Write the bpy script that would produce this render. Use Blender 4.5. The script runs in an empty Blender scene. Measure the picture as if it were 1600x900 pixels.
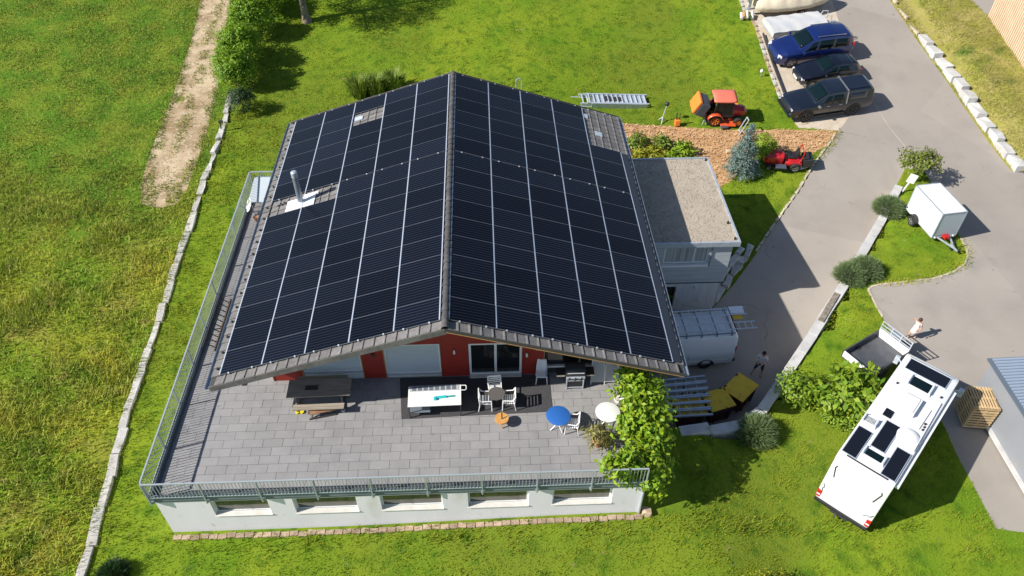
import bpy, math, random
import numpy as np
from mathutils import Matrix, Vector, Euler
from mathutils.geometry import delaunay_2d_cdt
R = math.radians
PI = math.pi
rng = np.random.default_rng(7)
random.seed(7)
S = bpy.context.scene
COL = S.collection

# ---------------------------------------------------------------- camera, sky, sun, exposure
cam = bpy.data.cameras.new('camera'); cam.sensor_width = 36.0
cam.lens = 36 * 1195.706 / 1600; cam.clip_end = 2000; cam.clip_start = 0.5
camo = bpy.data.objects.new('camera', cam); COL.objects.link(camo); S.camera = camo
def cam_matrix(pitch, roll, yaw, loc):
    cp, sp = math.cos(pitch), math.sin(pitch)
    fw = Vector((math.sin(yaw)*cp, math.cos(yaw)*cp, -sp))
    r = Vector((math.cos(yaw), -math.sin(yaw), 0)); up = r.cross(fw)
    r2 = math.cos(roll)*r + math.sin(roll)*up; u2 = -math.sin(roll)*r + math.cos(roll)*up
    M = Matrix((r2, u2, -fw)).transposed().to_4x4(); M.translation = loc
    return M
camo.matrix_world = cam_matrix(0.7682565, 0.0065572, 0.0443251, Vector((1.52542, -18.77527, 27.25949)))

SUN = Vector((-1.23, -0.34, 1.0)).normalized()          # direction towards the sun
SUN_EL = math.asin(SUN.z); SUN_AZ = math.atan2(SUN.x, SUN.y)
world = bpy.data.worlds.new('World'); S.world = world; world.use_nodes = True
wn = world.node_tree.nodes; wl = world.node_tree.links
sky = wn.new('ShaderNodeTexSky'); sky.sky_type = 'NISHITA'; sky.sun_disc = False
sky.sun_elevation = SUN_EL; sky.sun_rotation = SUN_AZ; sky.altitude = 600; sky.air_density = 1.0; sky.dust_density = 0.8
wn['Background'].inputs['Strength'].default_value = 0.085
wl.new(sky.outputs['Color'], wn['Background'].inputs['Color'])
sun = bpy.data.lights.new('sun', 'SUN'); sun.energy = 5.0; sun.angle = R(0.5); sun.color = (1.0, 0.95, 0.87)
suno = bpy.data.objects.new('sun', sun); COL.objects.link(suno)
suno.rotation_euler = SUN.to_track_quat('Z', 'Y').to_euler(); suno.location = (0, 0, 60)
S.view_settings.view_transform = 'Standard'; S.view_settings.look = 'None'
S.view_settings.exposure = 0.48; S.view_settings.gamma = 1.0

# ---------------------------------------------------------------- materials
MATS = {}
def mat(name, col, rough=0.7, metal=0.0, col2=None, scale=6.0, detail=4.0, contrast=(0.35, 0.65), bump=0.0, bscale=None,
        rand=0.0, coat=0.0, spec=0.5, coord='POS', stain=None, emit=None, attr=None, alpha=None, stretch=None, upn=0.0, transl=0.0, ygrad=None, crack=None):
    """procedural principled material: two tones mixed by noise, optional stains, per-object variation and fine relief"""
    m = bpy.data.materials.new(name); m.use_nodes = True; MATS[name] = m
    n = m.node_tree.nodes; l = m.node_tree.links; b = n['Principled BSDF']
    b.inputs['Roughness'].default_value = rough; b.inputs['Metallic'].default_value = metal
    b.inputs['Specular IOR Level'].default_value = spec
    b.inputs['Coat Weight'].default_value = coat; b.inputs['Coat Roughness'].default_value = 0.06
    if coord == 'POS':
        g = n.new('ShaderNodeNewGeometry'); vec = g.outputs['Position']
    else:
        g = n.new('ShaderNodeTexCoord'); vec = g.outputs['Object']
    if stretch:
        mp = n.new('ShaderNodeMapping'); mp.inputs['Scale'].default_value = stretch
        l.new(vec, mp.inputs['Vector']); vec = mp.outputs['Vector']
    def noise(sc, det=detail):
        t = n.new('ShaderNodeTexNoise'); t.inputs['Scale'].default_value = sc; t.inputs['Detail'].default_value = det
        l.new(vec, t.inputs['Vector']); return t.outputs['Fac']
    def ramp(src, lo, hi):
        r = n.new('ShaderNodeMapRange'); r.inputs['From Min'].default_value = lo; r.inputs['From Max'].default_value = hi
        l.new(src, r.inputs['Value']); return r.outputs['Result']
    def mix(f, a, c, mode='MIX'):
        x = n.new('ShaderNodeMix'); x.data_type = 'RGBA'; x.blend_type = mode
        if isinstance(f, float): x.inputs['Factor'].default_value = f
        else: l.new(f, x.inputs['Factor'])
        for k, v in ((6, a), (7, c)):
            if isinstance(v, tuple): x.inputs[k].default_value = v + (1,) if len(v) == 3 else v
            else: l.new(v, x.inputs[k])
        return x.outputs[2]
    c = tuple(col)
    if col2: c = mix(ramp(noise(scale), *contrast), tuple(col), tuple(col2))
    if stain:
        for (sc_col, sc, lo, hi) in stain: c = mix(ramp(noise(sc), lo, hi), c, tuple(sc_col))
    if ygrad:                                  # the upper part of the field is a different, greener sward
        sx = n.new('ShaderNodeSeparateXYZ'); gg = n.new('ShaderNodeNewGeometry'); l.new(gg.outputs['Position'], sx.inputs[0])
        ad = n.new('ShaderNodeMath'); ad.operation = 'MULTIPLY_ADD'; l.new(noise(.12), ad.inputs[0]); ad.inputs[1].default_value = 14; l.new(sx.outputs['Y'], ad.inputs[2])
        c = mix(ramp(ad.outputs[0], ygrad[0], ygrad[1]), c, mix(ramp(noise(.6), .4, .65), tuple(ygrad[2]), tuple(ygrad[3])))
    if crack:                                  # fine cracks and repair seams
        vo = n.new('ShaderNodeTexVoronoi'); vo.feature = 'DISTANCE_TO_EDGE'; vo.inputs['Scale'].default_value = .16
        wn_ = n.new('ShaderNodeTexNoise'); wn_.inputs['Scale'].default_value = 1.3; l.new(vec, wn_.inputs['Vector'])
        wm = n.new('ShaderNodeMix'); wm.data_type = 'RGBA'; wm.blend_type = 'LINEAR_LIGHT'; wm.inputs['Factor'].default_value = .45; l.new(vec, wm.inputs[6]); l.new(wn_.outputs['Color'], wm.inputs[7]); l.new(wm.outputs[2], vo.inputs['Vector'])
        ln = n.new('ShaderNodeMapRange'); ln.inputs['From Min'].default_value = .007; ln.inputs['From Max'].default_value = .002; l.new(vo.outputs['Distance'], ln.inputs['Value'])
        mm = n.new('ShaderNodeMath'); mm.operation = 'MULTIPLY'; l.new(ln.outputs['Result'], mm.inputs[0]); l.new(ramp(noise(.22), .58, .68), mm.inputs[1])
        c = mix(mm.outputs[0], c, tuple(crack))
        pv = n.new('ShaderNodeTexVoronoi'); pv.inputs['Scale'].default_value = .11; l.new(vec, pv.inputs['Vector']); ps = n.new('ShaderNodeSeparateColor'); l.new(pv.outputs['Color'], ps.inputs[0])
        pm_ = n.new('ShaderNodeMapRange'); pm_.inputs['To Min'].default_value = .93; pm_.inputs['To Max'].default_value = 1.05; l.new(ps.outputs[0], pm_.inputs['Value'])
        ph = n.new('ShaderNodeHueSaturation'); l.new(c, ph.inputs['Color']); l.new(pm_.outputs['Result'], ph.inputs['Value']); c = ph.outputs['Color']
    if attr:                                   # per-piece tint stored on the mesh (leaf to leaf, blade to blade)
        a = n.new('ShaderNodeAttribute'); a.attribute_name = 'tint'
        c = mix(a.outputs['Fac'], c, tuple(attr))
    if rand:
        oi = n.new('ShaderNodeObjectInfo'); mr = n.new('ShaderNodeMapRange')
        mr.inputs['To Min'].default_value = 1 - rand; mr.inputs['To Max'].default_value = 1 + rand
        l.new(oi.outputs['Random'], mr.inputs['Value'])
        hs = n.new('ShaderNodeHueSaturation'); l.new(mr.outputs['Result'], hs.inputs['Value'])
        if isinstance(c, tuple): hs.inputs['Color'].default_value = c + (1,)
        else: l.new(c, hs.inputs['Color'])
        c = hs.outputs['Color']
    if isinstance(c, tuple): b.inputs['Base Color'].default_value = c + (1,)
    else: l.new(c, b.inputs['Base Color'])
    if bump:
        bp = n.new('ShaderNodeBump'); bp.inputs['Strength'].default_value = min(1, bump); bp.inputs['Distance'].default_value = 0.03
        l.new(noise(bscale or scale*4, 6), bp.inputs['Height']); l.new(bp.outputs['Normal'], b.inputs['Normal'])
    if upn:                                    # grass blades: mostly lit like the turf they make up
        g2 = n.new('ShaderNodeNewGeometry'); va = n.new('ShaderNodeVectorMath'); va.operation = 'ADD'; l.new(g2.outputs['Normal'], va.inputs[0]); va.inputs[1].default_value = (0, 0, upn)
        vn = n.new('ShaderNodeVectorMath'); vn.operation = 'NORMALIZE'; l.new(va.outputs[0], vn.inputs[0]); l.new(vn.outputs[0], b.inputs['Normal'])
    if transl:                                 # thin leaves let light through
        tr = n.new('ShaderNodeBsdfTranslucent'); ms = n.new('ShaderNodeMixShader'); ms.inputs[0].default_value = transl
        if isinstance(c, tuple): tr.inputs['Color'].default_value = c + (1,)
        else: l.new(c, tr.inputs['Color'])
        l.new(b.outputs[0], ms.inputs[1]); l.new(tr.outputs[0], ms.inputs[2]); l.new(ms.outputs[0], n['Material Output'].inputs['Surface'])
    return m

GRASS = [((0.150, 0.215, 0.020), 0.10, 0.45, 0.75), ((0.045, 0.120, 0.010), 0.28, 0.50, 0.72), ((0.20, 0.19, 0.05), 0.9, 0.63, 0.78)]
mat('lawn_soil', (0.115, 0.210, 0.012), 0.95, col2=(0.205, 0.270, 0.018), scale=0.35, detail=6, stain=[((0.145, 0.20, 0.018), 0.11, 0.48, 0.62), ((0.045, 0.115, 0.008), 1.7, 0.5, 0.75), ((0.24, 0.20, 0.09), 2.6, 0.68, 0.76)], bump=1.0, bscale=14, spec=0.1)
mat('lawn_blade', (0.130, 0.238, 0.013), 0.8, col2=(0.235, 0.300, 0.020), scale=0.35, detail=6, stain=[((0.225, 0.255, 0.012), 0.11, 0.46, 0.62), ((0.05, 0.145, 0.006), 0.8, 0.54, 0.72), ((0.24, 0.26, 0.02), .55, .60, .72), ((0.36, 0.29, 0.10), 2.2, 0.64, 0.73)], attr=(0.30, 0.325, 0.040), spec=0.08, upn=1.6, transl=.2)
mat('meadow_soil', (0.24, 0.27, 0.022), 0.95, col2=(0.10, 0.21, 0.014), scale=0.22, detail=6, stain=[((0.26, 0.23, 0.045), 0.5, 0.5, 0.7)], bump=1.0, bscale=6, spec=0.1, ygrad=(20, 27, (0.085, 0.18, 0.014), (0.17, 0.23, 0.022)))
mat('meadow_blade', (0.30, 0.40, 0.030), 0.8, col2=(0.14, 0.31, 0.014), scale=0.42, detail=5, contrast=(0.42, 0.6), stain=[((0.58, 0.52, 0.05), 0.30, 0.44, 0.60), ((0.10, 0.22, 0.012), 0.6, 0.55, 0.68), ((0.66, 0.56, 0.17), 1.3, 0.60, 0.73)], attr=(0.58, 0.58, 0.14), spec=0.1, upn=2.6, ygrad=(20, 27, (0.095, 0.20, 0.014), (0.21, 0.27, 0.024)), transl=.25)
mat('bank_soil', (0.26, 0.26, 0.05), 0.95, col2=(0.34, 0.29, 0.10), scale=0.8, detail=6, stain=[((0.07, 0.14, 0.015), 0.35, 0.58, 0.7)], bump=1.0, bscale=8, spec=0.1)
mat('bank_blade', (0.32, 0.32, 0.05), 0.8, col2=(0.40, 0.36, 0.11), scale=0.8, stain=[((0.08, 0.16, 0.015), 0.35, 0.58, 0.7)], attr=(0.30, 0.27, 0.11), spec=0.15, upn=1.5, transl=.2)
mat('asphalt', (0.315, 0.282, 0.250), 0.92, col2=(0.355, 0.318, 0.282), scale=0.25, detail=8, stain=[((0.275, 0.247, 0.22), 0.6, 0.5, 0.9), ((0.39, 0.35, 0.31), 12, 0.6, 0.8), ((0.20, 0.18, 0.165), 1.6, 0.70, 0.78)], crack=(0.215, 0.195, 0.175), bump=0.35, bscale=60, spec=0.25)
mat('gravel', (0.55, 0.43, 0.29), 0.95, col2=(0.40, 0.30, 0.19), scale=1.2, detail=8, stain=[((0.30, 0.21, 0.12), 0.45, 0.48, 0.66), ((0.17, 0.18, 0.03), 0.8, 0.60, 0.68), ((0.62, 0.52, 0.39), 5, 0.55, 0.75)], bump=1.0, bscale=16, spec=0.1)
mat('pad', (0.56, 0.49, 0.40), 0.95, col2=(0.48, 0.40, 0.31), scale=1.5, detail=8, stain=[((0.20, 0.21, 0.05), 0.7, 0.66, 0.72), ((0.32, 0.26, 0.20), 5, 0.66, 0.74)], bump=0.6, bscale=25, spec=0.15)
mat('brick_path', (0.50, 0.30, 0.15), 0.95, col2=(0.41, 0.235, 0.11), scale=1.4, detail=8, stain=[((0.60, 0.43, 0.25), 6, 0.58, 0.7)], bump=1.0, bscale=18, spec=0.1)
mat('chip', (0.64, 0.43, 0.24), 0.9, attr=(0.42, 0.235, 0.115), spec=0.1)
mat('bed_soil', (0.07, 0.045, 0.025), 0.95, col2=(0.15, 0.09, 0.05), scale=4, bump=1.0, spec=0.1)
mat('stone', (0.56, 0.54, 0.51), 0.9, col2=(0.46, 0.44, 0.415), scale=3, detail=8, bump=0.8, bscale=12, rand=0.12, stain=[((0.15, 0.15, 0.09), 2.2, 0.6, 0.75)], spec=0.2)
mat('block_concrete', (0.58, 0.575, 0.56), 0.9, col2=(0.46, 0.45, 0.435), scale=1.5, detail=8, bump=0.4, bscale=18, rand=0.06, stain=[((0.26, 0.23, 0.16), 1.1, 0.62, 0.75)], spec=0.2)
mat('plaster', (0.86, 0.83, 0.87), 0.9, col2=(0.80, 0.775, 0.81), scale=0.9, detail=8, bump=0.15, bscale=30, stain=[((0.58, 0.55, 0.50), 0.8, 0.6, 0.78), ((0.52, 0.50, 0.46), 3.5, 0.66, 0.76)], spec=0.2, stretch=(1, 1, .35))
mat('slab_edge', (0.16, 0.20, 0.225), 0.8, col2=(0.21, 0.25, 0.275), scale=1.5, spec=0.3)
mat('tile_paving', (0.262, 0.256, 0.258), 0.85, col2=(0.292, 0.286, 0.286), scale=2.2, detail=7, rand=0.055, stain=[((0.205, 0.203, 0.21), 0.5, 0.5, 0.8), ((0.19, 0.185, 0.185), 3.0, 0.68, 0.76), ((0.30, 0.295, 0.295), 1.7, 0.62, 0.75)], bump=0.15, bscale=40, spec=0.25)
mat('joint', (0.19, 0.186, 0.185), 0.95)
mat('edge_brick', (0.46, 0.345, 0.25), 0.95, col2=(0.34, 0.25, 0.18), scale=4, rand=0.2, bump=0.5, spec=0.15)
mat('red_clad', (0.29, 0.026, 0.017), 0.6, col2=(0.24, 0.022, 0.015), scale=1.5, spec=0.35)
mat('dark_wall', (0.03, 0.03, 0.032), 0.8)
mat('blind', (0.50, 0.56, 0.60), 0.55, spec=0.4)
mat('white_paint', (0.78, 0.78, 0.77), 0.45)
mat('frame_white', (0.72, 0.73, 0.74), 0.4)
mat('glass_dark', (0.012, 0.014, 0.016), 0.05, spec=0.7, coat=0.3)
mat('glass_green', (0.03, 0.045, 0.035), 0.06, spec=0.7, coat=0.3)
mat('glass_base', (0.085, 0.083, 0.066), 0.08, spec=0.7, coat=0.4)
mat('curtain', (0.46, 0.48, 0.47), 0.3, col2=(0.22, 0.245, 0.25), scale=1.5, stretch=(9, 9, 0.2))
mat('sill_light', (0.62, 0.60, 0.56), 0.85, col2=(0.54, 0.52, 0.47), scale=3, spec=0.2)
mat('wood_edge', (0.42, 0.24, 0.10), 0.8, col2=(0.33, 0.18, 0.07), scale=5)
mat('roof_tile', (0.200, 0.192, 0.188), 0.85, col2=(0.150, 0.144, 0.142), scale=5, detail=7, rand=0.16, bump=0.5, bscale=22, stain=[((0.24, 0.22, 0.19), 2.5, 0.62, 0.75)], spec=0.25)
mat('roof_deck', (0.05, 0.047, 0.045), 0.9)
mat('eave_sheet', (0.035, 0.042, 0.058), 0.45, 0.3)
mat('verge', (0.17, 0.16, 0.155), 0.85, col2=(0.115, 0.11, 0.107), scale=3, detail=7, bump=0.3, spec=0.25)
mat('ridge', (0.10, 0.096, 0.098), 0.75, col2=(0.07, 0.067, 0.068), scale=4, rand=0.2, bump=0.4, spec=0.3)
mat('metal_galv', (0.50, 0.55, 0.61), 0.45, 0.4, col2=(0.42, 0.47, 0.53), scale=4)
mat('flue_steel', (0.27, 0.32, 0.38), 0.4, 0.5, col2=(0.22, 0.265, 0.32), scale=4)
mat('metal_grey', (0.23, 0.27, 0.31), 0.45, 0.5)
mat('rail_paint', (0.44, 0.49, 0.52), 0.45, 0.35)
mat('alu', (0.66, 0.71, 0.77), 0.4, 0.35, col2=(0.56, 0.61, 0.67), scale=6)
mat('steel_dark', (0.06, 0.06, 0.065), 0.5, 0.4)
mat('zinc_gutter', (0.25, 0.30, 0.36), 0.4, 0.6)
mat('gravel_roof', (0.43, 0.375, 0.305), 0.95, col2=(0.375, 0.325, 0.265), scale=2, detail=9, stain=[((0.53, 0.455, 0.37), 14, 0.56, 0.7)], bump=1.0, bscale=30, spec=0.1)
mat('shutter_wall', (0.34, 0.375, 0.40), 0.8, col2=(0.44, 0.475, 0.50), scale=1.5, stretch=(0.4, 0.4, 9), spec=0.25)
mat('board_wall', (0.62, 0.65, 0.67), 0.7, col2=(0.55, 0.58, 0.60), scale=1.2, stretch=(3, 3, 0.3), spec=0.3)
mat('rubber', (0.018, 0.018, 0.019), 0.8)
mat('plastic_black', (0.02, 0.02, 0.022), 0.5)
mat('rim', (0.50, 0.51, 0.52), 0.3, 0.8)
mat('rim_dark', (0.10, 0.10, 0.105), 0.4, 0.6)
mat('car_blue', (0.004, 0.014, 0.095), 0.3, 0.1, col2=(0.005, 0.017, 0.11), scale=1, coat=1.0)
mat('car_black', (0.004, 0.0055, 0.013), 0.3, 0.1, col2=(0.005, 0.007, 0.016), scale=1, coat=1.0)
mat('car_graphite', (0.008, 0.012, 0.024), 0.3, 0.15, col2=(0.010, 0.015, 0.028), scale=1, coat=1.0)
mat('car_white', (0.80, 0.81, 0.82), 0.4, 0, col2=(0.75, 0.765, 0.78), scale=0.9, coat=0.4)
mat('mh_white', (0.80, 0.80, 0.80), 0.35, 0, col2=(0.76, 0.76, 0.755), scale=1.2, coat=0.3)
mat('car_glass', (0.004, 0.012, 0.015), 0.05, spec=0.28)
mat('mh_cells', (0.009, 0.011, 0.018), 0.25, spec=0.3)
mat('lamp_glass', (0.70, 0.72, 0.75), 0.1, spec=0.8, coat=0.5)
mat('lamp_red', (0.45, 0.015, 0.012), 0.25, coat=0.4)
mat('lamp_orange', (0.75, 0.20, 0.02), 0.3)
mat('tractor_orange', (0.62, 0.090, 0.025), 0.4, 0, col2=(0.55, 0.075, 0.02), scale=1.5, coat=0.3)
mat('tractor_roof', (0.72, 0.17, 0.11), 0.5, 0, coat=0.1)
mat('collector_orange', (0.80, 0.22, 0.035), 0.5)
mat('collector_grey', (0.065, 0.078, 0.105), 0.55)
mat('mower_red', (0.42, 0.014, 0.018), 0.3, coat=0.5)
mat('tarp_beige', (0.70, 0.61, 0.46), 0.8, col2=(0.62, 0.53, 0.40), scale=1.3, detail=7, bump=0.6, bscale=3, spec=0.2)
mat('tarp_silver', (0.52, 0.54, 0.56), 0.5, 0.1, col2=(0.62, 0.61, 0.60), scale=1.1, detail=6, bump=0.4, bscale=3)
mat('yellow_lid', (0.85, 0.55, 0.045), 0.6, col2=(0.76, 0.47, 0.04), scale=2.5, detail=7, stain=[((0.32, 0.19, 0.05), 5, 0.62, 0.72)], spec=0.3)
mat('maroon', (0.075, 0.014, 0.018), 0.6, col2=(0.05, 0.012, 0.015), scale=2)
mat('pallet_wood', (0.58, 0.42, 0.24), 0.85, col2=(0.48, 0.34, 0.18), scale=2, detail=6, rand=0.12, stretch=(2, 2, 6), spec=0.2)
mat('old_wood', (0.36, 0.31, 0.25), 0.85, col2=(0.27, 0.23, 0.18), scale=2, detail=7, stretch=(0.8, 9, 4), rand=0.12, spec=0.2)
mat('bench_wood', (0.33, 0.17, 0.08), 0.8, col2=(0.24, 0.12, 0.06), scale=3)
mat('stool_wood', (0.62, 0.33, 0.10), 0.6, col2=(0.52, 0.26, 0.08), scale=4)
mat('table_blue', (0.025, 0.125, 0.42), 0.45)
mat('table_dark', (0.115, 0.105, 0.10), 0.4)
mat('rug', (0.060, 0.059, 0.063), 0.95, col2=(0.075, 0.073, 0.077), scale=14, bump=0.3, bscale=120, spec=0.1)
mat('cyan', (0.02, 0.50, 0.55), 0.4)
mat('teal', (0.02, 0.36, 0.36), 0.45)
mat('mesh_fabric', (0.40, 0.42, 0.45), 0.7)
mat('terracotta', (0.52, 0.25, 0.14), 0.85)
mat('pot_white', (0.62, 0.60, 0.56), 0.7)
mat('yellow_foot', (0.75, 0.62, 0.03), 0.5)
mat('skin', (0.55, 0.32, 0.22), 0.6)
mat('shirt_white', (0.72, 0.70, 0.70), 0.85)
mat('shorts_navy', (0.035, 0.045, 0.08), 0.9)
mat('dress', (0.80, 0.69, 0.65), 0.85)
mat('hair_dark', (0.018, 0.012, 0.009), 0.7)
mat('hair_brown', (0.06, 0.032, 0.018), 0.7)
mat('shoe', (0.05, 0.045, 0.05), 0.7)
mat('bark', (0.17, 0.135, 0.10), 0.95, col2=(0.29, 0.25, 0.20), scale=6, stretch=(1, 1, 0.3), bump=0.8)
mat('twig', (0.16, 0.11, 0.06), 0.9)
def leafmat(name, a, b): return mat(name, a, 0.5, attr=b, spec=0.4, transl=.3)
leafmat('leaf_bright', (0.150, 0.300, 0.014), (0.340, 0.440, 0.026))
leafmat('leaf_shrub', (0.100, 0.215, 0.014), (0.290, 0.390, 0.030))
leafmat('leaf_hedge', (0.090, 0.230, 0.010), (0.280, 0.420, 0.018))
leafmat('leaf_dark', (0.020, 0.055, 0.018), (0.050, 0.105, 0.030))
leafmat('leaf_spruce', (0.120, 0.205, 0.180), (0.280, 0.370, 0.330))
leafmat('leaf_sage', (0.115, 0.185, 0.065), (0.250, 0.320, 0.150))
leafmat('leaf_yellow', (0.220, 0.260, 0.020), (0.42, 0.38, 0.03))
leafmat('leaf_pot', (0.20, 0.20, 0.05), (0.34, 0.31, 0.10))
leafmat('leaf_sign', (0.110, 0.155, 0.020), (0.235, 0.270, 0.035))
leafmat('leaf_tall', (0.105, 0.200, 0.025), (0.300, 0.360, 0.060))
mat('tan_back', (0.36, 0.25, 0.16), 0.9)
mat('bed_metal', (0.085, 0.092, 0.105), 0.5, 0.4, col2=(0.12, 0.125, 0.135), scale=2.5, detail=6)
mat('tan_clad', (0.66, 0.49, 0.34), 0.85, col2=(0.58, 0.42, 0.28), scale=1.2, detail=6, spec=0.2)
mat('grey_wall', (0.235, 0.25, 0.275), 0.6, col2=(0.26, 0.27, 0.295), scale=0.6, detail=6, stain=[((0.32, 0.29, 0.26), 0.45, 0.62, 0.75)], spec=0.3)
mat('metal_roof', (0.50, 0.58, 0.68), 0.4, 0.5)
mat('rock', (0.14, 0.14, 0.135), 0.9, col2=(0.09, 0.09, 0.09), scale=3, bump=0.8)

def panel_material():
    m = bpy.data.materials.new('solar_glass'); m.use_nodes = True; MATS['solar_glass'] = m
    n = m.node_tree.nodes; l = m.node_tree.links; b = n['Principled BSDF']
    tc = n.new('ShaderNodeTexCoord'); sp = n.new('ShaderNodeSeparateXYZ'); l.new(tc.outputs['Object'], sp.inputs[0])
    def stripes(src, period, width):
        a = n.new('ShaderNodeMath'); a.operation = 'DIVIDE'; l.new(src, a.inputs[0]); a.inputs[1].default_value = period
        f = n.new('ShaderNodeMath'); f.operation = 'FRACT'; l.new(a.outputs[0], f.inputs[0])
        s = n.new('ShaderNodeMath'); s.operation = 'SUBTRACT'; l.new(f.outputs[0], s.inputs[0]); s.inputs[1].default_value = 0.5
        ab = n.new('ShaderNodeMath'); ab.operation = 'ABSOLUTE'; l.new(s.outputs[0], ab.inputs[0])
        c = n.new('ShaderNodeMapRange'); c.inputs['From Min'].default_value = 0.5 - width; c.inputs['From Max'].default_value = 0.5 - width*0.4
        l.new(ab.outputs[0], c.inputs['Value']); return c.outputs['Result']
    h = stripes(sp.outputs['Y'], 1.134/8, 0.16); v = stripes(sp.outputs['X'], 0.0955, 0.06)
    m1 = n.new('ShaderNodeMix'); m1.data_type = 'RGBA'; l.new(v, m1.inputs['Factor'])
    m1.inputs[6].default_value = (0.0030, 0.0040, 0.0080, 1); m1.inputs[7].default_value = (0.005, 0.0065, 0.012, 1)
    m2 = n.new('ShaderNodeMix'); m2.data_type = 'RGBA'; l.new(h, m2.inputs['Factor'])
    l.new(m1.outputs[2], m2.inputs[6]); m2.inputs[7].default_value = (0.019, 0.023, 0.037, 1)
    oi = n.new('ShaderNodeObjectInfo'); mr = n.new('ShaderNodeMapRange'); mr.inputs['To Min'].default_value = 0.65; mr.inputs['To Max'].default_value = 1.4
    l.new(oi.outputs['Random'], mr.inputs['Value'])
    hs = n.new('ShaderNodeHueSaturation'); l.new(m2.outputs[2], hs.inputs['Color']); l.new(mr.outputs['Result'], hs.inputs['Value'])
    l.new(hs.outputs['Color'], b.inputs['Base Color'])
    b.inputs['Roughness'].default_value = 0.25; b.inputs['Specular IOR Level'].default_value = 0.17
    return m
panel_material()
mat('panel_frame', (0.20, 0.22, 0.26), 0.4, 0.5)
mat('panel_rail', (0.60, 0.66, 0.75), 0.4, 0.5)

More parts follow.
